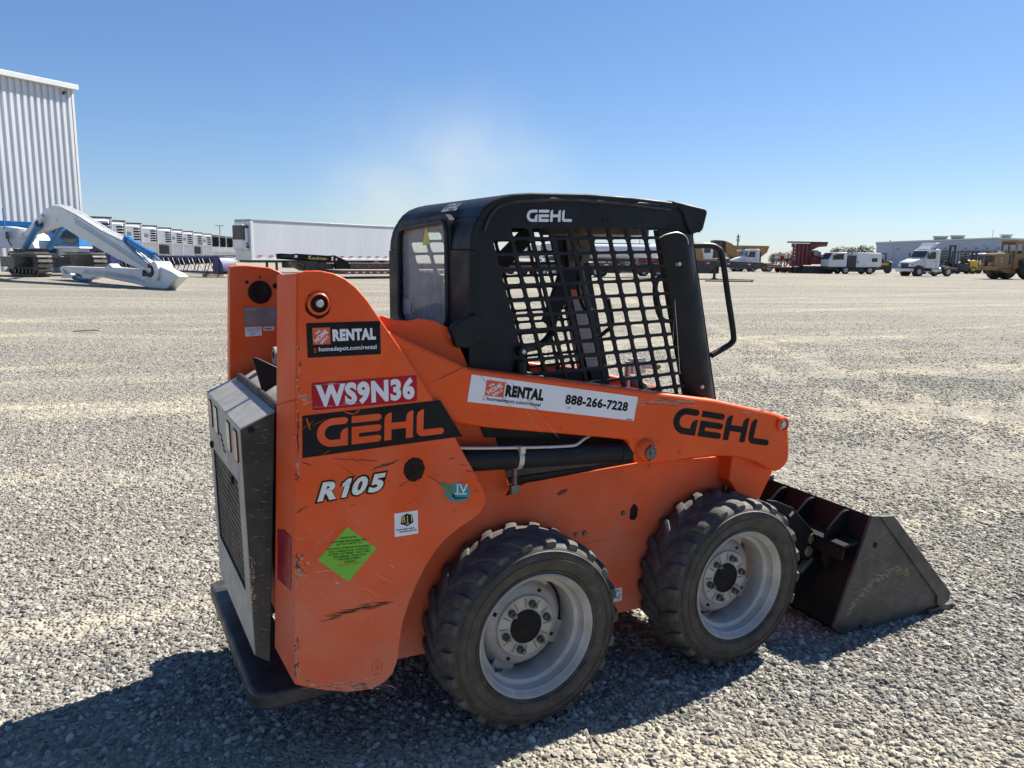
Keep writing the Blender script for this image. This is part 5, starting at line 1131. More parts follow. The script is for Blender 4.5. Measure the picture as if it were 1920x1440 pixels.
# ---- navy lattice boom sections and a red post
def lattice(name, label, A, Bq, w, h, z0, n, headplate):
    A = Vector(A); Bq = Vector(Bq); d_ = Bq - A; Ln = d_.length; t = thing(name, label, 'crane boom section', A, math.atan2(d_.y, d_.x), 'lattice boom sections lying on the gravel')
    mb = MB()
    for y in (-w / 2, w / 2):
        for z in (z0, z0 + h): mb.cyl((0, y, z), (Ln, y, z), .055, n=8)
    mb.build('chord', M_navy, t, smooth=50)
    mb = MB()
    for k in range(n):
        x0, x1, xm = Ln * k / n, Ln * (k + 1) / n, Ln * (k + .5) / n
        for y in (-w / 2, w / 2): mb.cyl((x0, y, z0), (xm, y, z0 + h), .03, n=6); mb.cyl((xm, y, z0 + h), (x1, y, z0), .03, n=6)
        mb.cyl((x0, -w / 2, z0 + h), (xm, w / 2, z0 + h), .03, n=6); mb.cyl((xm, w / 2, z0 + h), (x1, -w / 2, z0 + h), .03, n=6)
    mb.build('lacing', M_navy, t, smooth=50)
    if headplate:
        mb = MB(); mb.box(Ln - .1, Ln + .55, -w / 2 - .05, w / 2 + .05, z0 - .08, z0 + h + .08); mb.prism([(Ln + .55, z0 - .05), (Ln + .95, z0 + .1), (Ln + .85, z0 + h * .6), (Ln + .55, z0 + h)], -w / 2, w / 2); mb.build('end_frame', M_navy, t, bevel=.02)
    mb = MB()
    for x in (Ln * .3, Ln * .9): mb.box(x - .1, x + .1, -w / 2 - .2, w / 2 + .2, 0, z0 - .05)
    mb.build('timber_block', M_wood, t)
    return t
lattice('lattice_boom', 'navy blue lattice crane boom section lying right of the white excavator arm', G(268, 55), G(416, 49.5), 1.0, .95, .28, 8, True)
t = lattice('lattice_boom', 'navy blue lattice crane boom section half hidden behind the white excavator boom', G(205, 56), G(300, 53.5), 1.0, .95, .3, 6, False)
t = veh('boom_foot_section', 'navy blue box shaped crane boom foot beside the red post behind the excavator', 'crane part', 200, 53.5, -20)
mb = MB(); 
for x0, x1, z0, z1 in ((-.95, -.55, .2, 1.75), (.45, .85, .2, 1.65), (-.95, .85, 1.55, 1.85), (-.95, .85, .2, .45)): mb.box(x0, x1, -.4, .4, z0, z1)
mb.prism([(-.95, 1.85), (.0, 2.15), (.85, 1.85)], -.4, .4); mb.build('side_plates', M_navy, t, bevel=.03)
mb = MB(); mb.cyl((-.05, -.3, .5), (-.05, -.3, 1.5), .1, n=10); mb.build('hook_block', M_galv, t, smooth=40)
t = veh('post', 'red orange steel post standing at the corner of the white warehouse', 'post', 172, 57, 0)
B('post_body', M_bollard, t, boxes=[(-.25, .25, -.25, .25, 0, 2.6)], bevel=.03); B('post_cap', M_bollard, t, boxes=[(-.28, .28, -.28, .28, 2.6, 2.66)])

# ---- row of parked refrigerated trailers
def reefer(u0, u1, vt, d, kind, lab, mirror=False):
    k = d / 1463; H_ = 3.95; W_ = 2.45
    root = veh('refrigerated_trailer', lab, 'trailer', (u0 + u1) / 2, d, -50, 'refrigerated trailers parked in a row')
    body = B('trailer_body', M_wt, root, boxes=[(-14, 0, -W_ / 2, W_ / 2, 1.12, H_)], bevel=.03)
    B('roof_rail', M_gm if kind in (0, 1, 2) else M_galv, body, boxes=[(-14.02, .03, -W_ / 2 - .02, W_ / 2 + .02, H_ - .10, H_ + .03)])
    B('corner_post', M_trim, body, boxes=[(.0, .06, -W_ / 2, -W_ / 2 + .10, 1.12, H_ - .1)]); B('corner_post', M_trim, body, boxes=[(.0, .06, W_ / 2 - .10, W_ / 2, 1.12, H_ - .1)])
    if kind < 3:
        un = B('refrigeration_unit', M_wp, root, boxes=[(.06, .50, -.62, .95, 2.35, 3.75)], bevel=.10)
        B('dark_panel', M_black, un, boxes=[(.06, .42, -1.12, -.63, 2.35, 3.78)], bevel=.03)
        mb = MB(); [mb.box(.485, .52, .42, .92, 2.5 + .22 * q, 2.62 + .22 * q) for q in range(5)]; mb.box(.2, .46, .945, .975, 2.45, 3.65); mb.build('louvre', M_black, un)
        if kind != 2: B('badge', M_galv, un, boxes=[(.50, .53, -.12, .22, 2.85, 3.2)])
        if kind == 2: B('fuel_panel', M_gm, root, boxes=[(.06, .16, -.85, .85, 1.35, 2.2)])
    else:
        un = B('refrigeration_unit', M_black, root, boxes=[(.06, .40, -.95, .95, 2.35, 3.70)], bevel=.06)
        B('lower_panel', M_wp, un, boxes=[(.06, .30, -.95, .95, 1.6, 2.33)])
    B('landing_gear', M_gm, root, boxes=[(-2.2, -2.05, -.9, -.75, 0, 1.1), (-2.2, -2.05, .75, .9, 0, 1.1), (-2.3, -1.95, -1., -.65, 0, .06), (-2.3, -1.95, .65, 1., 0, .06)])
    B('coupler', M_gm, root, boxes=[(-2.5, .02, -.8, .8, .98, 1.12), (-14, -2.5, -.45, .45, .8, 1.12), (-.1, .07, -1.2, 1.2, .95, 1.12)])
    wheels(root, [(-12.6, -1.0), (-12.6, 1.0), (-11.3, -1.0), (-11.3, 1.0)], .5, .5, M_galv)
    return root
rows = [(170, 193, 410, 56, 0, 'with only its roof corner above the white excavator boom'), (194, 226, 417, 62, 0, 'with its lower half hidden behind the excavator boom'), (226, 258, 421, 67, 0, 'above the top of the blue arm cylinder'), (258, 290, 428, 73, 0, 'with a wide cooling unit above the blue arm cylinder end'),
        (291, 313, 432, 79, 2, 'with a black panel and a brown letter under its cooling unit'), (313, 335, 435, 85, 0, 'with plain white lower front, next to the brown lettered one'), (335, 355, 438, 91, 0, 'above the middle of the navy lattice boom'), (355, 373, 442, 97, 2, 'with a big round black opening below its cooling unit'), (373, 391, 443, 103, 1, 'last with a white cooling unit before the dark fronted ones'),
        (391, 404, 446, 109, 3, 'nearest of the dark fronted trailers'), (404, 418, 447, 114, 3, 'dark fronted, directly under the light pole'), (418, 431, 448, 119, 3, 'dark fronted, next but one to the light pole'), (431, 443, 450, 124, 3, 'dark fronted, second from the far end of the row'), (443, 452, 451, 129, 3, 'farthest of the row, next to the long white trailer')]
for r_ in rows:
    o = reefer(*r_[:5], 'white refrigerated trailer ' + r_[5])
    if r_[0] == 291:
        bd = [c for c in o.children if c.name.startswith('trailer_body')][0]; mb = MB(); f = Frame((.075, .35, 1.30), (.075, .95, 1.30), (.075, .35, 2.1), (1, 0, 0)); f.text(mb, 'R', 0, 0, 1, 1, .01, 0, .04); mb.build('lettering', M_brown, bd)
def light_pole(u, v0, d, lab, arms):
    t = veh('light_pole', lab, 'light pole', u, d, 0); h = V(u, v0, d).z
    B('pole', M_galv, t, cyls=[((0, 0, 0), (0, 0, h), .09, 10)], smooth=40)
    for s in arms: B('lamp_head', M_galv, t, boxes=[(min(.05, s * .9), max(.05, s * .9), -.12, .12, h - .02, h + .1)])
light_pole(415, 424, 150, 'thin grey pole with two lamp heads rising behind the trailers', (-1, 1))

# ---- the long white trailer with the cooler at its nose
A = G(473, 58); Bq = G(790, 72.5); d_ = Bq - A
t = thing('refrigerated_trailer', 'long white refrigerated trailer standing side on behind the gold lettered gooseneck flatbed', 'trailer', A, math.atan2(d_.y, d_.x))
Ln = 15.6; Ht = V(473, 412, 58).z
body = B('trailer_body', M_wt, t, boxes=[(0, Ln, 0, 1.9, 1.02, Ht - .02)], bevel=.02)
B('roof_rail', M_galv, body, boxes=[(-.02, Ln + .02, -.03, 1.93, Ht - .14, Ht + .02)]); B('bottom_rail', M_trim, body, boxes=[(-.01, Ln, -.025, 1.92, 1.0, 1.16)])
mb = MB(); [mb.box(Ln * k / 26 - .008, Ln * k / 26 + .008, -.0015, .0, 1.17, Ht - .15) for k in range(1, 26)]; mb.build('panel_seams', M_wt, body)
B('corner_post', M_wp, body, boxes=[(-.03, .20, -.04, 1.94, 1.0, Ht - .14)])
mb = MB(); [mb.box(x, x + .42, -.035, -.026, 1.28, 1.36) for x in [.5 + 1.0 * i for i in range(15)]]; mb.build('conspicuity_tape', M_tapeR, body)
un = B('refrigeration_unit', M_wp, t, boxes=[(-.55, -.03, .18, 1.45, 1.75, Ht - .35)], bevel=.12)
B('unit_side_grille', M_gm, un, boxes=[(-.54, -.36, .165, .19, 2.45, Ht - .45), (-.575, -.54, .22, 1.40, 2.5, Ht - .45), (-.34, -.06, .168, .19, Ht - .65, Ht - .45)])
B('unit_door', M_gm, un, boxes=[(-.28, -.12, .165, .185, 2.15, 2.28), (-.30, -.06, .165, .185, 1.9, 2.07)])
B('landing_gear', M_gm, t, boxes=[(2.4, 2.55, .3, .45, 0, 1.0), (2.4, 2.55, 1.5, 1.65, 0, 1.0)]); B('fuel_tank', M_gm, t, boxes=[(3.4, 9.0, .25, 1.0, .42, .98)], bevel=.05); B('subframe', M_gm, t, boxes=[(.2, 15.4, .7, 1.8, .82, 1.0)])
wheels(t, [(12.6, .2), (12.6, 1.8), (13.9, .2), (13.9, 1.8)], .5, .5, M_galv)

# ---- black gooseneck flatbed, left
A = G(655, 51.5); Bq = G(1035, 63.5); d_ = Bq - A; Ln = d_.length
t = thing('flatbed_trailer', 'black gooseneck flatbed trailer with gold lettering on its neck before the long trailer', 'trailer', A, math.atan2(d_.y, d_.x))
zt = lambda u, v, d: V(u, v, d).z
k_ = 51.5 / 1463
nk = [(-4.2, 1.42), (-4.2, 1.72), (-3.9, 1.76), (-1.6, 1.40), (-1.2, 1.52), (.2, .95), (.2, .45), (-.9, .45), (-1.0, 1.05), (-1.7, 1.02), (-4.0, 1.40)]
nk = [(-3.95, 1.18), (-3.98, 1.50), (-3.7, 1.53), (-1.45, 1.42), (-1.1, 1.45), (-.1, 1.06), (.0, .5), (-1.0, .5), (-1.05, 1.0), (-3.85, 1.17)]
neck = B('gooseneck', M_black, t, prisms=[(nk, -.14, .14), (nk, 2.1, 2.36)], boxes=[(-3.9, -1.2, -.1, 2.3, 1.28, 1.42)], bevel=.01)
mb = MB(); f = Frame((-2.95, -.146, 1.185), (-1.65, -.146, 1.14), (-2.95, -.146, 1.43), (0, -1, 0)); f.text(mb, 'K', 0, 0, .2, 1, .003, 0, .03); f.text(mb, 'aufman', .2, .1, .95, .78, .003, 0, .015); f.poly(mb, [(.2, .06), (.9, .06), (1.0, .3), (1.03, .3), (.93, .0), (.2, .0)], .003, 0); mb.build('lettering', M_gold, neck)
B('marker_lamp', M_tapeW, neck, boxes=[(-1.35, -1.22, -.16, -.145, 1.1, 1.35), (-1.05, -.95, -.16, -.145, 1.1, 1.25), (-3.9, -3.7, -.16, -.145, 1.28, 1.42)])
B('tool_box', M_gm, t, prisms=[([(-3.45, .98), (-1.0, .95), (-1.0, .42), (-2.6, .42), (-3.2, .70)], .2, 1.9)], boxes=[(-3.0, -2.85, .1, .25, .05, .9)], bevel=.02)
B('deck', M_wood, t, boxes=[(0, Ln + 3, -.15, 2.4, .86, .93)]); B('side_rail', M_gm, t, boxes=[(0, Ln + 3, -.2, -.12, .62, .955), (0, Ln + 3, 2.37, 2.45, .62, .955)]); B('main_beam', M_gm, t, boxes=[(-.1, Ln + 2.6, .5, .7, .45, .86), (-.1, Ln + 2.6, 1.6, 1.8, .45, .86)])
mb = MB(); [mb.box(x, x + .25, -.212, -.2, .72, .80) for x in [.4 + .9 * i for i in range(18)]]; mb.build('conspicuity_tape', M_tapeR, t)
wheels(t, [(Ln, -.05), (Ln - 1.05, -.05), (Ln, 2.3), (Ln - 1.05, 2.3)], .40, .3, M_wr)
B('mudguard', M_gm, t, boxes=[(Ln - 1.7, Ln + .6, -.2, .2, .86, .90)])
# low deck trailer in front of it
A = G(640, 48.5); Bq = G(1010, 58); d_ = Bq - A
t = thing('low_trailer', 'low dark trailer deck edged with red and white tape, below the gold lettered flatbed', 'trailer', A, math.atan2(d_.y, d_.x))
B('deck', M_gm, t, boxes=[(0, 13, 0, 2.4, .30, .50)]); B('deck_boards', M_wood, t, boxes=[(0, 13, .05, 2.35, .50, .56)])
mb = MB(); [mb.box(x, x + .22, -.012, -.002, .36, .44) for x in [.2 + .5 * i for i in range(25)]]; mb.build('conspicuity_tape', M_tapeR, t)
mb = MB(); [mb.box(x, x + .2, -.012, -.002, .36, .44) for x in [.45 + .5 * i for i in range(25)]]; mb.build('conspicuity_tape', M_tapeW, t)
wheels(t, [(10.5, .1), (11.4, .1), (10.5, 2.3), (11.4, 2.3)], .34, .26, M_wr)
# ---- black flatbed, seen through the cage and right of it
A = G(1120, 59.7); Bq = G(1344, 57.4); d_ = Bq - A; Ln = d_.length
t = thing('flatbed_trailer', 'black gooseneck flatbed trailer with taped rails, its neck beyond the loader grab handle', 'trailer', A, math.atan2(d_.y, d_.x))
B('deck', M_wood, t, boxes=[(-2.4, Ln - .2, -.1, 2.4, 1.00, 1.06)]); B('side_rail', M_gm, t, boxes=[(-2.4, Ln - .2, -.16, -.1, .78, 1.08), (-2.4, Ln - .2, 2.4, 2.46, .78, 1.08)]); B('main_beam', M_gm, t, boxes=[(-2.2, Ln + .1, .5, .7, .42, 1.0), (-2.2, Ln + .1, 1.6, 1.8, .42, 1.0)])
nk = [(Ln - 3.2, 1.08), (Ln - 2.9, 1.44), (Ln + 3.2, 1.28), (Ln + 3.25, .86), (Ln + 2.6, .80), (Ln - .1, .92), (Ln - .6, .45), (Ln - 3.0, .45)]
B('gooseneck', M_gm, t, prisms=[(nk, -.14, .14), (nk, 2.1, 2.36)], boxes=[(Ln - 2.9, Ln + 3.2, -.1, 2.3, 1.12, 1.22)], bevel=.01)
mb = MB(); [mb.box(x, x + .32, -.175, -.162, .92, 1.0) for x in [-2.2 + .8 * i for i in range(11)]]; [mb.box(Ln - 2.4 + 1.45 * i, Ln - 1.95 + 1.45 * i, -.155, -.142, 1.18 - .03 * i, 1.27 - .03 * i) for i in range(4)]; mb.build('conspicuity_tape', M_tapeR, t)
mb = MB(); [mb.box(x, x + .3, -.175, -.162, .92, 1.0) for x in [-1.85 + .8 * i for i in range(11)]]; [mb.box(Ln - 2.2 + 1.45 * i, Ln - 2.05 + 1.45 * i, -.158, -.144, 1.18 - .03 * i, 1.27 - .03 * i) for i in range(4)]; mb.build('conspicuity_tape', M_tapeW, t)
B('jack', M_gm, t, boxes=[(Ln - .3, Ln - .1, .0, .2, .1, 1.0), (Ln - .42, Ln + .05, -.1, .3, 0, .10)]); B('tool_box', M_dred, t, boxes=[(Ln - 2.2, Ln - .6, -.05, .4, .46, .8)])
wheels(t, [(0, -.02), (-1.05, -.02), (0, 2.3), (-1.05, 2.3)], .42, .3, M_wr)
t = veh('steel_bar', 'thin dark steel bar lying on the gravel right of the flatbed jack', 'steel bar', 1375, 52.3, 0); B('bar_body', M_gm, t, boxes=[(-1.9, 1.2, -.04, .04, 0, .08)]); B('bar_end', M_gm, t, boxes=[(1.2, 1.3, -.08, .08, 0, .1)])

# ---- seen through the cage
t = veh('tank_trailer', 'long white tank trailer behind the loader cage', 'tank trailer', 1120, 78, 0)
B('tank', M_wp, t, cyls=[((-1, 0, 2.1), (5.8, 0, 2.1), .75, 28)], smooth=40); B('tank_walkway', M_galv, t, boxes=[(-.5, 5.2, -.2, .2, 2.84, 2.92)]); B('frame', M_gm, t, boxes=[(-1, 5.8, -.4, .4, 1.1, 1.35)]); wheels(t, [(0, -1), (1.1, -1), (0, 1), (1.1, 1)], .48, .4, M_wr)
def semi(u, d, rel, lab, hood=1.5, m=M_wp, group=None, fairing=False, sleeper=0.0):
    t = veh('truck', lab, 'truck', u, d, rel, group)
    cabp = [(1.2 - sleeper, .80), (1.2 - sleeper, 2.62), (1.45 - sleeper, 2.70), (2.3, 2.68), (2.55, 2.58), (2.95, 1.75), (2.98, .80)]
    cab = B('cab', m, t, prisms=[(cabp, -1.08, 1.08)], bevel=.08)
    hd_ = B('hood', m, t, prisms=[([(2.9, .95), (2.9, 1.82), (3.5, 1.70), (4.25, 1.42), (4.40, 1.30), (4.42, .9), (3.9, .9), (3.75, 1.0)], -.95, .95)], bevel=.10)
    ws = MB(); ws.add([(2.60, -.92, 2.50), (2.60, .92, 2.50), (2.93, .95, 1.86), (2.93, -.95, 1.86)], [(0, 1, 2, 3)]); ws.v = [(x + .035, y, z + .02) for x, y, z in ws.v]; ws.build('windscreen', M_gl, cab)
    for s in (-1, 1): B('side_window', M_gl, cab, prisms=[(fillet([(1.75, 1.72), (2.65, 1.72), (2.42, 2.40), (1.75, 2.44)], .08), *sorted((s * 1.078, s * 1.092)))], bevel=.003)
    B('grille', M_gm, hd_, boxes=[(4.40, 4.44, -.52, .52, .92, 1.28)])
    for s in (-1, 1):
        B('headlight', M_chrome, hd_, boxes=[(4.15, 4.42, *sorted((s * .62, s * .97)), .98, 1.20)], bevel=.04)
        B('wing_mirror', M_gm, cab, boxes=[(2.75, 2.9, *sorted((s * 1.2, s * 1.32)), 1.75, 2.35)])
        B('fuel_tank', M_chrome, t, cyls=[((.95, s * .85, .62), (2.1, s * .85, .62), .27, 20)], smooth=40)
    for s in (-1, 1):
        B('wheel_arch', M_gm, t, cyls=[((3.55, s * .70, .50), (3.55, s * .965, .50), .60, 24)], smooth=40)
        B('door_seam', M_gm, cab, boxes=[(1.62, 1.645, *sorted((s * 1.079, s * 1.084)), .85, 2.5), (2.86, 2.885, *sorted((s * 1.079, s * 1.084)), .85, 1.6)], bevel=0); B('door_handle', M_gm, cab, boxes=[(1.7, 1.9, *sorted((s * 1.08, s * 1.11)), 1.45, 1.50)], bevel=0); B('side_marker', M_ochre, hd_, boxes=[(3.3, 3.42, *sorted((s * .95, s * .97)), 1.3, 1.36)], bevel=0)
    B('sun_visor', m, cab, boxes=[(2.52, 2.72, -.95, .95, 2.5, 2.56)]); B('marker_lamps', M_ochre, cab, boxes=[(2.3, 2.38, -.6, .6, 2.69, 2.74)]); B('cab_step', M_chrome, t, boxes=[(2.15, 2.75, -1.02, 1.02, .38, .5)])
    B('bumper', M_chrome, t, boxes=[(4.15, 4.62, -1.08, 1.08, .42, .80)], bevel=.08)
    B('chassis_frame', M_gm, t, boxes=[(-1.6, 4.2, -.45, .45, .60, .84)]); B('fifth_wheel', M_gm, t, boxes=[(-.6, .5, -.5, .5, .86, 1.02)]); B('exhaust_stack', M_gm, t, boxes=[(1.02 - sleeper, 1.18 - sleeper, -1.0, 1.0, .95, 2.45)])
    if fairing: B('roof_fairing', m, t, prisms=[([(2.45, 2.66), (2.1, 2.95), (1.75, 3.32), (1.15, 3.34), (1.30, 3.26), (1.70, 3.05), (1.95, 2.68)], -.9, .9)], bevel=.03)
    wheels(t, [(3.55, .92), (3.55, -.92), (0, .85), (0, -.85)], .45, .38, M_wr)
    return t
semi(1215, 80, 190, 'white truck with a sleeper cab seen through the loader cage by the front post', sleeper=.9)
semi(1186, 84, 200, 'white truck with a low bonnet seen through of the loader cage')
t = veh('dump_box', 'dark red steel box on a trailer seen through the loader cage', 'trailer box', 1218, 66, 0); B('box_body', M_dred, t, boxes=[(-1.1, 1.2, -.8, .8, .95, 1.50)]); B('lamp_strip', M_tapeW, t, boxes=[(-.1, .1, -.83, -.8, 1.3, 1.36), (.6, .75, -.83, -.8, 1.3, 1.36)]); wheels(t, [(-.6, -.7), (.6, -.7), (-.6, .7), (.6, .7)], .4, .3, M_wr)
t = veh('flatbed_trailer', 'long red flatbed trailer behind the rear of the loader cage', 'trailer', 960, 68, 4); B('deck', M_dred, t, boxes=[(-2, 6.5, -1.1, 1.1, .75, 1.05)]); B('deck_boards', M_wood, t, boxes=[(-2, 6.5, -1.08, 1.08, 1.05, 1.1)]); wheels(t, [(-1.2, -.9), (-.2, -.9), (-1.2, .9), (-.2, .9)], .42, .3, M_wr)
t = veh('box_trailer', 'grey box trailer far behind the loader cage', 'trailer', 1038, 150, -10); B('box_body', M_pan, t, boxes=[(-2, 5, -1.2, 1.2, 1.1, 3.9)], bevel=.1); B('nose', M_gm, t, boxes=[(-2.4, -2, -1, 1, 2.2, 3.8)]); wheels(t, [(4, -1), (4, 1)], .5, .4, M_galv)
t = veh('box_trailer', 'pale box trailer far away beside a thin pole, behind the loader cage', 'trailer', 985, 160, -10); B('box_body', M_trim, t, boxes=[(-3, 4, -1.2, 1.2, 1.1, 3.8)], bevel=.1); B('nose', M_pan, t, boxes=[(-3.3, -3, -1, 1, 2.2, 3.7)]); wheels(t, [(3, -1), (3, 1)], .5, .4, M_galv)
t = veh('pickup_truck', 'white pickup truck behind the red flatbed, seen through the loader cage', 'pickup', 1040, 80, 180); pb = B('body', M_wp, t, prisms=[([(-2.4, .5), (-2.4, 1.05), (-.7, 1.08), (-.5, 1.65), (.7, 1.65), (1.2, 1.1), (2.3, .98), (2.35, .5)], -.85, .85)], bevel=.06); B('window', M_gl, pb, prisms=[([(-.5, 1.12), (-.4, 1.55), (.6, 1.55), (1.0, 1.12)], -.87, .87)]); wheels(t, [(-1.5, -.8), (1.5, -.8), (-1.5, .8), (1.5, .8)], .36, .25, M_galv)
light_pole(1198, 443, 170, 'thin dark pole seen through the loader cage by the front post', ())
light_pole(999, 465, 75, 'short dark post seen through the rear of the loader cage', ())

# ---- right of the loader
t = veh('articulated_dumper', 'ochre dump body machine behind the neck of the flatbed', 'dump truck', 1395, 108, 180)
db = B('dump_body', M_ochre, t, prisms=[([(-2.9, 3.25), (2.0, 3.30), (2.2, 3.55), (3.1, 3.9), (2.9, 2.4), (1.8, 1.5), (-1.6, 1.6), (-2.6, 2.4)], -1.4, 1.4)], bevel=.05); B('side_rib', M_ochre, db, boxes=[(-2.8, 2.0, 1.39, 1.5, 3.1, 3.3), (-1.2, -1.0, 1.39, 1.5, 1.6, 3.1), (.6, .8, 1.39, 1.5, 1.6, 3.1)]); B('number_plate', M_tapeW, db, boxes=[(.9, 1.6, 1.5, 1.54, 2.5, 2.8)])
cb = B('cab', M_gm, t, boxes=[(3.2, 4.6, -1., 1., 1.6, 4.0)], bevel=.1); B('cab_window', M_gl, cb, boxes=[(3.4, 4.4, .99, 1.03, 2.7, 3.7)]); B('chassis', M_gm, t, boxes=[(-2, 6, -.6, .6, .8, 1.5)]); wheels(t, [(-1, 1.2), (1, 1.2), (4.6, 1.2), (-1, -1.2), (1, -1.2), (4.6, -1.2)], .8, .6, M_ochre)
t = veh('wheel_loader', 'machine with a white cab and a big ochre panel, seen inside the loader grab handle', 'wheel loader', 1318, 100, 180)
cb = B('cab', M_wp, t, prisms=[([(-.9, 1.4), (-.9, 3.1), (.3, 3.2), (.8, 2.2), (.8, 1.4)], -1, 1)], bevel=.1); B('cab_window', M_gl, cb, boxes=[(-1.6 + 1, .2, .99, 1.03, 2.2, 3.0)]); B('side_panel', M_ochre, t, prisms=[([(.2, 1.1), (.5, 2.6), (1.0, 3.15), (1.5, 2.6), (1.55, 1.7), (.9, 1.0)], 1.05, 1.2)], bevel=.02); B('body', M_ochre, t, boxes=[(-1.5, 1.6, -.9, .9, .8, 1.5)], bevel=.05); wheels(t, [(-1, 1), (1.1, 1), (-1, -1), (1.1, -1)], .6, .5, M_ochre)
t = veh('utility_pole', 'wooden utility pole with cross arms rising behind the ochre dump body', 'utility pole', 1381, 150, 0); h = V(1381, 440, 150).z
B('pole', M_gm, t, cyls=[((0, 0, 0), (0, 0, h), .14, 8)], smooth=40)
for z_, l_ in ((h - .5, .45), (h - .95, .35), (h - 1.25, .4)): B('cross_arm', M_gm, t, boxes=[(-l_, l_, -.06, .06, z_, z_ + .12)])
semi(1437, 95, 178, 'white truck with its bonnet over the flatbed neck, left of the red machine')
t = veh('car', 'dark grey car low in front of the white truck bonnet', 'car', 1394, 94, 182); cb = B('body', M_galv, t, prisms=[(fillet([(-1.5, .3), (-1.5, .8), (-.7, .85), (-.3, 1.05), (.7, 1.05), (1.2, .8), (1.6, .7), (1.6, .3)], .1), -.7, .7)], bevel=.05); B('window', M_gl, cb, boxes=[(-.4, .7, -.71, .71, .86, 1.0)]); wheels(t, [(-.9, .65), (1, .65), (-.9, -.65), (1, -.65)], .3, .2, M_galv)
t = veh('equipment_trailer', 'low red trailer with pale beams and a striped paddle beside the red drilling machine', 'trailer', 1462, 91, 180)
B('trailer_deck', M_dred, t, boxes=[(-1.6, 1.5, -.9, .9, .45, .65)]); mb = MB()
for x in (-1.2, -.3, .6): mb.cyl((x, .6, .65), (x - .7, .6, 1.35), .08, n=8)
mb.build('beam', M_beige, t); B('paddle', M_tapeR, t, boxes=[(-.5, .8, .5, .6, 1.55, 1.95)]); B('paddle_stripe', M_tapeW, t, boxes=[(.3, .9, .6, .63, 1.6, 1.9), (-.6, -.2, .6, .63, 1.6, 1.9)]); B('paddle_post', M_gm, t, boxes=[(.0, .1, .5, .6, .65, 1.6)]); wheels(t, [(-.9, .8), (0, .8), (-.9, -.8), (0, -.8)], .32, .25, M_ty)
t = veh('drilling_machine', 'tall dark red tracked machine with ribbed panels under a long dark beam', 'drilling machine', 1510, 88.5, 0)
mb = MB()
for x in (-1.55, -1.2, -.75, -.3, .15): mb.box(x, x + .28, -.5, .3, .9, 3.25)
mb.box(-1.7, .5, -.3, .3, 2.9, 3.3); mb.box(-1.7, .5, -.3, .3, 1.0, 1.3); mb.build('mast_frame', M_dred, t, bevel=.03)
B('side_bracket', M_tapeW, t, boxes=[(-1.62, -1.5, -.56, -.5, z, z + .12) for z in (1.5, 1.9, 2.3, 2.7, 3.05)], bevel=.005)
B('overhead_beam', M_gm, t, boxes=[(-2.2, 2.2, -.35, .35, 3.36, 3.52)], prisms=[([(.4, 3.36), (2.2, 3.36), (2.1, 3.0), (1.5, 2.95), (.6, 3.2)], -.3, .3)]); B('beam_arm', M_dred, t, prisms=[([(.2, 3.3), (2.1, 3.3), (2.1, 3.05), (1.1, 2.9), (.5, 2.6)], -.36, .36)])
B('engine_body', M_dred, t, boxes=[(.3, 2.6, -.8, .8, 1.0, 1.9), (.5, 1.4, -.6, .6, 1.9, 2.4)], prisms=[([(1.2, 1.9), (2.9, 2.4), (2.9, 2.15), (1.6, 1.6)], -.4, .4)], bevel=.05); B('drum', M_galv, t, cyls=[((.85, -.7, 2.25), (.85, .7, 2.25), .32, 18), ((1.25, -.75, 1.9), (1.25, -.6, 1.9), .22, 14)], smooth=40)
B('track', M_gm, t, prisms=[(fillet([(-.7, .0), (2.7, .0), (2.9, .35), (2.7, .8), (-.5, .8), (-.8, .4)], .2), -.9, -.5), (fillet([(-.7, .0), (2.7, .0), (2.9, .35), (2.7, .8), (-.5, .8), (-.8, .4)], .2), .5, .9)]); B('front_frame', M_dred, t, boxes=[(-1.7, -.5, -.6, .6, .75, 1.0)]); wheels(t, [(-1.2, -.6), (-1.2, .6)], .36, .3, M_ty)
t = veh('road_sweeper', 'white road sweeper truck with a short cab and a large white box body', 'sweeper truck', 1622, 87, 184)
cb = B('cab', M_wp, t, prisms=[(fillet([(2.7, .75), (2.7, 2.35), (4.35, 2.33), (4.72, 1.55), (4.75, .75)], .08), -1.0, 1.0)], bevel=.06)
mb = MB(); mb.add([(4.42, -.88, 2.24), (4.42, .88, 2.24), (4.74, .9, 1.58), (4.74, -.9, 1.58)], [(0, 1, 2, 3)]); mb.build('windscreen', M_gl, cb); B('side_window', M_gl, cb, prisms=[(fillet([(3.1, 1.55), (4.2, 1.55), (4.05, 2.15), (3.1, 2.18)], .06), .995, 1.012)], bevel=.003); B('bumper', M_gm, t, boxes=[(4.6, 4.85, -1.02, 1.02, .45, .8)], bevel=.04); B('wing_mirror', M_gm, cb, boxes=[(4.2, 4.35, 1.1, 1.2, 1.5, 2.1)])
B('engine_housing', M_gm, t, boxes=[(1.65, 2.6, -.95, .95, .7, 2.05), (2.0, 2.1, .6, .7, 2.0, 2.6)]); bx = B('box_body', M_wp, t, prisms=[(fillet([(-1.2, .85), (-1.2, 2.2), (-1.0, 2.3), (1.6, 2.35), (1.65, .75), (.6, .75)], .05), -1.05, 1.05)], bevel=.05); B('box_window', M_gl, bx, boxes=[(-.72, -.08, 1.045, 1.065, 1.35, 1.75)]); B('vent', M_gm, bx, boxes=[(1.42, 1.55, 1.045, 1.065, 1.2, 1.45)])
B('chassis_frame', M_gm, t, boxes=[(-1.3, 4.6, -.5, .5, .45, .75), (.6, 2.6, -.9, .9, .25, .6)]); wheels(t, [(0, .85), (2.78, .9), (0, -.85), (2.78, -.9)], .42, .34, M_wr)
semi(1763, 80, 194, 'white day cab truck with a tall roof fairing, in front of the long grey building', fairing=True)
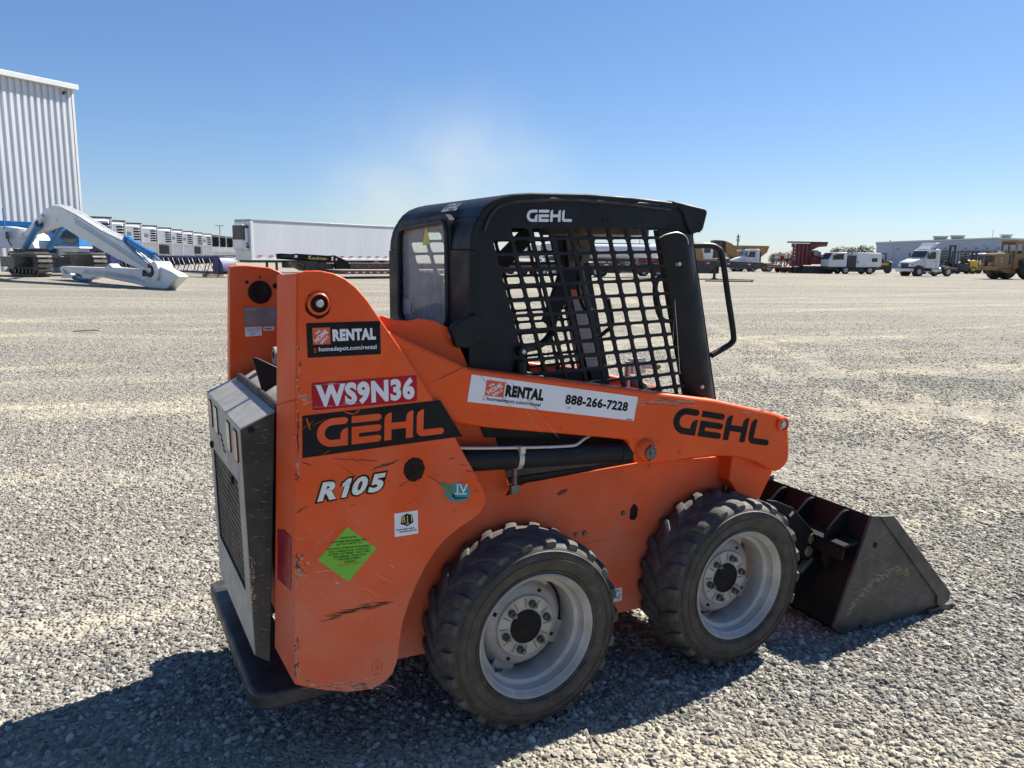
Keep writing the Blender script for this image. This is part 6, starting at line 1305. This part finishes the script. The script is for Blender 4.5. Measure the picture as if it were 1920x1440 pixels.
def forklift(u, d, rel, lab, mh, m, cw=True, s=1.0, ex_=False):
    t = veh('forklift', lab, 'forklift', u, d, rel, 'forklifts parked in front of the grey building')
    ms = MB()
    for y in (-.42 * s, .42 * s): ms.box(1.25 * s, 1.45 * s, y - .10, y + .10, .1, mh)
    ms.box(1.27 * s, 1.43 * s, -.5 * s, .5 * s, mh - .25, mh); ms.box(1.27 * s, 1.43 * s, -.5 * s, .5 * s, mh * .55, mh * .6); ms.box(1.45 * s, 1.5 * s, -.6 * s, .6 * s, .35, .9); ms.build('mast', M_gm, t)
    B('fork', M_gm, t, boxes=[(1.5 * s, 2.2 * s, -.4 * s, -.28 * s, .12, .18), (1.5 * s, 2.2 * s, .28 * s, .4 * s, .12, .18)])
    B('body', M_gm, t, boxes=[(-.5 * s, 1.2 * s, -.6 * s, .6 * s, .4, 1.1 * s)], bevel=.05)
    B('counterweight', m, t, prisms=[(fillet([(-1.25 * s, .45), (-1.3 * s, 1.3 * s), (-.9 * s, 1.45 * s), (-.3 * s, 1.4 * s), (-.5 * s, .3)], .1), -.62 * s, .62 * s)], bevel=.06)
    g = MB()
    for x, y in ((1.0, -.5), (1.0, .5), (-.5, -.5), (-.5, .5)): g.box(x * s - .05, x * s + .05, y * s - .05, y * s + .05, 1.0 * s, 2.3 * s)
    g.box(-.6 * s, 1.05 * s, -.56 * s, .56 * s, 2.28 * s, 2.38 * s); g.build('overhead_guard', M_gm, t); B('seat', M_gm, t, boxes=[(-.3 * s, .15 * s, -.3 * s, .3 * s, 1.1 * s, 1.7 * s)]); B('beacon', M_tapeW, t, cyls=[((-.1, 0, 2.38 * s), (-.1, 0, 2.5 * s), .08, 8)], smooth=40)
    wheels(t, [(.95 * s, .55 * s), (.95 * s, -.55 * s), (-.8 * s, .5 * s), (-.8 * s, -.5 * s)], .40 * s, .3, M_gm)
    return t
forklift(1804, 97, 184, 'largest forklift with a tall black mast and yellow counterweight, right of the fairing truck', 3.5, M_byel, s=1.15)
forklift(1842, 100, 184, 'dark forklift partly hidden by the brown scraper bonnet', 2.75, M_gm)
forklift(1772, 98, 184, 'small dark forklift just behind the rear wheel of the fairing truck', 1.9, M_gm, s=.8)
forklift(1650, 94, 150, 'dark forklift with a yellow band between the sweeper and the fairing truck', 2.2, M_gm)
B('yellow_band', M_byel, bpy.data.objects['forklift.003'], boxes=[(-.9, 1.15, .69, .72, .95, 1.25), (-.9, 1.15, -.72, -.69, .95, 1.25)])
t = veh('wheel_loader', 'beige loader half hidden behind the cab of the fairing truck', 'wheel loader', 1738, 92, 180); B('body', M_beige, t, boxes=[(-1.0, 1.0, -.8, .8, .7, 1.5), (-.4, .5, -.6, .6, 1.5, 2.3)], bevel=.08); B('lift_frame', M_beige, t, boxes=[(-.9, -.7, -.5, .5, 1.4, 2.6), (.4, .6, -.5, .5, 1.4, 2.4)]); B('cab_window', M_gl, t, boxes=[(-1.3, -.95, -.6, .6, 1.6, 2.2)]); wheels(t, [(-.9, .8), (.9, .8), (-.9, -.8), (.9, -.8)], .5, .4, M_beige)
semi(1856, 112, 184, 'white truck bonnet far behind the brown scraper')
# brown scraper, right edge
t = veh('motor_scraper', 'brown scraper tractor with huge tyres parked beside the forklifts', 'scraper', 1900, 70, 196)
bd = B('engine_bonnet', M_brown, t, prisms=[([(.9, 1.15), (.9, 2.32), (2.75, 2.28), (2.95, 2.15), (2.98, 1.15), (2.4, .95), (1.4, .9)], -.62, .62)], bevel=.04); B('radiator', M_gm, bd, boxes=[(2.955, 3.0, -.48, .48, 1.3, 2.05)]); B('side_grille', M_gm, bd, boxes=[(1.2, 1.45, .61, .635, 1.3, 2.2)]); B('headlight', M_tapeW, bd, boxes=[(2.2, 2.3, .62, .64, 1.75, 1.87), (2.2, 2.3, .62, .64, 1.5, 1.62)]); B('exhaust', M_chrome, bd, cyls=[((2.0, .1, 2.28), (2.0, .1, 2.5), .16, 12)], smooth=40)
B('bumper_frame', M_brown, t, boxes=[(2.7, 3.35, -.8, .8, .78, 1.15), (2.9, 3.3, .2, .5, 1.15, 1.5), (2.9, 3.3, -.5, -.2, 1.15, 1.5)], bevel=.03)
cb = MB(); cw = [[(-.95, .98), (-.95, 2.0), (.92, 2.0), (.92, .98)]]
for y in (-.78, .70):
    vs, fs = flatmesh([[(-.9, 1.9), (1.0, 1.9), (.9, 3.28), (-.85, 3.28)], fillet([(.15, 2.25), (.78, 2.25), (.70, 3.05), (.15, 3.05)], .05), fillet([(-.75, 2.0), (.0, 2.0), (.0, 3.05), (-.72, 3.05)], .05)], .06); cb.add([Vector((v.x, y + .03 - v.z, v.y)) for v in vs], fs)
cb.box(-.92, .95, -.8, .76, 3.29, 3.42); cb.box(-.9, 1.0, -.76, .74, .95, 1.895); c_ = cb.build('cab', M_brown, t, bevel=.01); B('seat', M_gm, c_, boxes=[(-.5, .0, -.3, .3, 1.9, 2.5)]); B('steps', M_gm, c_, boxes=[(-.1, .5, .745, .77, 1.35, 1.75)])
B('fender', M_brown, t, prisms=[([(-1.6, 1.85), (-.9, 1.95), (-.2, 1.5), (.1, .8), (.25, .8), (-.05, 1.62), (-.8, 2.1), (-1.6, 2.0)], .2, 1.05)], bevel=.02); B('gooseneck', M_brown, t, boxes=[(-4, -.9, -.3, .3, 2.1, 2.9), (-2.0, -.9, -.6, .6, 1.9, 2.6)], bevel=.05); B('belly', M_brown, t, prisms=[([(-1, .95), (2.6, .95), (1.5, .55), (.3, .5), (-.8, .6)], -.5, .5)])
wheels(t, [(-.45, .95), (-.45, -1.25), ], .92, .75, M_ochre, rr=.42)
wheels(t, [(1.15, -1.0)], .75, .6, M_ochre, rr=.42)
B('scraper_bowl', M_brown, t, boxes=[(-9, -3.5, -1.4, 1.4, .5, 2.2)])
# long grey building
d = 152.0; g = G(1640, d)
BD = Vector((math.cos(REL(-25)), math.sin(REL(-25)), 0)); BN = Vector((-BD.y, BD.x, 0))
def bl_(u, v=480):                                                    # pixel -> (x, z) on the front wall
    r_ = ray(u, v); q = CAM + r_ * ((g - CAM).dot(BN) / r_.dot(BN)); return (q - g).dot(BD), q.z
t = thing('workshop_building', 'long grey blue industrial building with roof vents and bay doors', 'building', g, REL(-25)); zv = lambda v, u: bl_(u, v)[1]
W2 = bl_(1862)[0]; za, zb = zv(456.5, 1640), zv(448, 1862)
mb = MB(); mb.prism([(0, 0), (0, za), (W2, zb), (2 * W2, za), (2 * W2, 0)], 0, 40); mb.build('wall', M_pan, t)
mb = MB()
for s in (0, 1): x0, x1, z0, z1 = ((-.2, W2, za, zb), (W2, 2 * W2 + .2, zb, za))[s]; mb.prism([(x0, z0 + .02), (x1, z1 + .02), (x1, z1 + .28), (x0, z0 + .28)], -.25, 40.2)
mb.build('roof', M_trim, t)
mb = MB(); [mb.box(x - .04, x + .04, -.03, -.005, 0, za - .1) for x in (3, 7.6, 9.5, 14, 18)]; mb.build('panel_joint', M_galv, t)
for i, (u0, u1) in enumerate(((1764, 1778), (1800, 1818), (1820, 1838), (1841, 1858), (1861, 1878), (1882, 1900))):
    x0, x1 = bl_(u0)[0], bl_(u1)[0]; dr = B('bay_door', M_galv, t, boxes=[(x0, x1, -.10, -.005, 0, zv(468, u0))]); mb = MB(); zz = 1.2
    while zz < zv(470, u0): [mb.box(x0 + (x1 - x0) * (q + .1) / 4, x0 + (x1 - x0) * (q + .9) / 4, -.13, -.105, zz, zz + .32) for q in range(4)]; zz += .48
    mb.build('door_panes', M_gl, dr); B('wall_lamp', M_gm, t, boxes=[((x0 + x1) / 2 - .15, (x0 + x1) / 2 + .15, -.3, -.005, zv(466, u0), zv(464.5, u0))])
x0 = bl_(1724)[0]; B('loading_door', M_beige, t, boxes=[(x0, x0 + 1.5, -.10, -.005, 0, zv(467, 1724))]); B('wall_lamp', M_gm, t, boxes=[(3.6, 3.9, -.2, -.005, za - 1.1, za - .95)]); B('wall_lamp', M_gm, t, boxes=[(9.9, 10.2, -.2, -.005, za - 1.0, za - .85)])
for u0, u1 in ((1749, 1780), (1783, 1813), (1880, 1904)):
    x0, x1 = bl_(u0)[0], bl_(u1)[0]; zr = za + (zb - za) * min(1, (x0 if x1 < W2 else 2 * W2 - x1) / W2); mb = MB(); mb.hexa([(x0 + .5, 6, zr + .1), (x1 - .5, 6, zr + .1), (x1 - .5, 8, zr + .1), (x0 + .5, 8, zr + .1), (x0, 5.6, zr + 1.15), (x1, 5.6, zr + 1.15), (x1, 8.4, zr + 1.15), (x0, 8.4, zr + 1.15)]); mb.build('roof_vent', M_galv, t)
B('roof_pipe', M_galv, t, cyls=[((2.35, 1, za), (2.35, 1, za + .75), .1, 8), ((5.3, 1, za), (5.3, 1, za + .4), .3, 8)], smooth=40)
mb = MB(); mb.cyl((W2, 4, zb), (W2, 4, zb + 1.7), .04, n=6); mb.box(W2 - .35, W2 + .35, 3.97, 4.03, zb + 1.55, zb + 1.6); mb.build('roof_antenna', M_galv, t)
# ---- trees
M_bark = mat('bark', (.09, .07, .05), .9, vary=.2)
def leaf_mat(name, c):
    m = mat(name, c, .6, vary=.4, scale=.5); return m
M_lf = [leaf_mat('foliage_olive', (.075, .085, .035)), leaf_mat('foliage_green', (.055, .085, .03)), leaf_mat('foliage_dry', (.12, .095, .045))]
def tree(u, d, w_, h_, mi, lab, seed, grp):
    r = random.Random(seed); t = veh('tree', lab, 'tree', u, d, 0, grp)
    mb = MB(); mb.tube([(0, 0, 0), (r.uniform(-.1, .1), 0, h_ * .3), (r.uniform(-.3, .3), 0, h_ * .6)], w_ * .03, 7)
    for k in range(5): a = r.uniform(0, 6.28); mb.tube([(0, 0, h_ * .3), (w_ * .25 * math.cos(a), w_ * .25 * math.sin(a), h_ * r.uniform(.5, .7))], w_ * .014, 5)
    mb.build('trunk', M_bark, t)
    mb = MB(); cl = [(r.uniform(-.36, .36) * w_, r.uniform(-.3, .3) * w_, h_ * r.uniform(.3, .82), w_ * r.uniform(.13, .26)) for k in range(15)]
    for cx, cy, cz, cr in cl:
        for q in range(150):
            v = Vector((r.gauss(0, 1), r.gauss(0, 1), r.gauss(0, 1))).normalized() * cr * r.uniform(.5, 1.08); p = Vector((cx, cy, cz)) + Vector((v.x, v.y, v.z * .8)); s = w_ * r.uniform(.018, .04)
            a = Vector((r.gauss(0, 1), r.gauss(0, 1), r.gauss(0, 1))).normalized() * s; b_ = a.orthogonal().normalized() * s * .7
            mb.add([p - a, p + b_, p + a, p - b_], [(0, 1, 2, 3)])
    mb.build('crown', M_lf[mi], t); return t
for i, (u, d, w_, h_, mi, lab) in enumerate([(1572, 170, 4.5, 4.6, 0, 'low olive tree just right of the red drilling machine'), (1589, 175, 4.5, 4.4, 2, 'brownish tree between two green ones behind the sweeper cab'), (1606, 168, 5.0, 5.2, 1, 'round green tree above the sweeper box'), (1620, 172, 4.2, 4.9, 1, 'darker green tree above the rear of the sweeper box'), (1632, 178, 3.0, 3.6, 0, 'small olive tree next to the corner of the grey building'),
        (1352, 150, 2.4, 3.9, 0, 'small olive tree behind the loader grab handle'), (1470, 170, 5.0, 3.4, 2, 'dry brownish tree left of the red drilling machine'), (1140, 160, 2.6, 4.6, 1, 'small pointed tree seen through the loader cage'), (1455, 176, 4, 3.0, 2, 'low dry bushy tree behind the red and white paddle')]):
    tree(u, d, w_, h_, mi, lab, 40 + i, 'trees on the horizon')
# ---- drifting dust cloud
def dust():
    bpy.ops.mesh.primitive_ico_sphere_add(subdivisions=3, radius=1); o = bpy.context.object; o.name = 'dust_cloud'; tag(o, kind='stuff')
    c = V(820, 330, 130); o.location = c; o.scale = (29, 12, 24); o.rotation_euler = (0, 0, REL(0))
    m = bpy.data.materials.new('airborne_dust'); m.use_nodes = True; n = m.node_tree; n.nodes.clear(); N = n.nodes.new; L = n.links.new
    tc = N('ShaderNodeTexCoord'); ln = N('ShaderNodeVectorMath'); ln.operation = 'LENGTH'; L(tc.outputs['Object'], ln.inputs[0])
    fall = N('ShaderNodeMapRange'); fall.interpolation_type = 'SMOOTHSTEP'; fall.inputs[1].default_value = 1.0; fall.inputs[2].default_value = .1; fall.inputs[3].default_value = 0; fall.inputs[4].default_value = 1; L(ln.outputs['Value'], fall.inputs[0])
    sp = N('ShaderNodeSeparateXYZ'); L(tc.outputs['Object'], sp.inputs[0]); zf = N('ShaderNodeMapRange'); zf.inputs[1].default_value = -.5; zf.inputs[2].default_value = .8; zf.inputs[3].default_value = 1; zf.inputs[4].default_value = .12; L(sp.outputs[2], zf.inputs[0])
    ns = N('ShaderNodeTexNoise'); ns.inputs['Scale'].default_value = 1.9; ns.inputs['Detail'].default_value = 5; ns.inputs['Roughness'].default_value = .5; L(tc.outputs['Object'], ns.inputs[0]); nr = N('ShaderNodeMapRange'); nr.inputs[1].default_value = .38; nr.inputs[2].default_value = .68; L(ns.outputs[0], nr.inputs[0])
    a = N('ShaderNodeMath'); a.operation = 'MULTIPLY'; L(fall.outputs[0], a.inputs[0]); L(zf.outputs[0], a.inputs[1]); b = N('ShaderNodeMath'); b.operation = 'MULTIPLY'; L(a.outputs[0], b.inputs[0]); L(nr.outputs[0], b.inputs[1])
    dn = N('ShaderNodeMath'); dn.operation = 'MULTIPLY'; dn.inputs[1].default_value = .056; L(b.outputs[0], dn.inputs[0])
    pv = N('ShaderNodeVolumePrincipled'); pv.inputs['Color'].default_value = (.93, .84, .60, 1); L(dn.outputs[0], pv.inputs['Density']); pv.inputs['Anisotropy'].default_value = .35
    ou = N('ShaderNodeOutputMaterial'); L(pv.outputs[0], ou.inputs['Volume']); o.data.materials.append(m)
dust()

for o in list(bpy.data.objects):
    if o.type == 'MESH' and o.name.split('.')[0] in ('corner_trim', 'landing_gear', 'headlight', 'door_seam', 'marker_lamp', 'beam', 'cross_arm', 'timber_block', 'fork', 'yellow_band', 'track', 'paddle_stripe', 'wall_lamp', 'roof_pipe', 'unit_door', 'lamp_strip', 'bar_end', 'lift_frame', 'hydraulic_hose', 'side_bracket', 'drum', 'arm_cylinder'):
        if o.name.split('.')[0] == 'track' and len(o.data.vertices) > 200: continue
        split_pieces(o)

t = veh('stick', 'short pale brown wooden stick lying on the gravel before the white excavator', 'stick', 163, 15.0, 0)
mb = MB(); mb.tube([(-.26, 0, .02), (-.08, .02, .03), (.10, .0, .045), (.24, .03, .035)], .016, 7); mb.build('stick_body', M_beige, t, smooth=50)
mb = MB(); mb.tube([(.02, .01, .035), (.12, -.05, .05), (.20, -.07, .06)], .009, 6); mb.build('side_twig', M_beige, t, smooth=50)
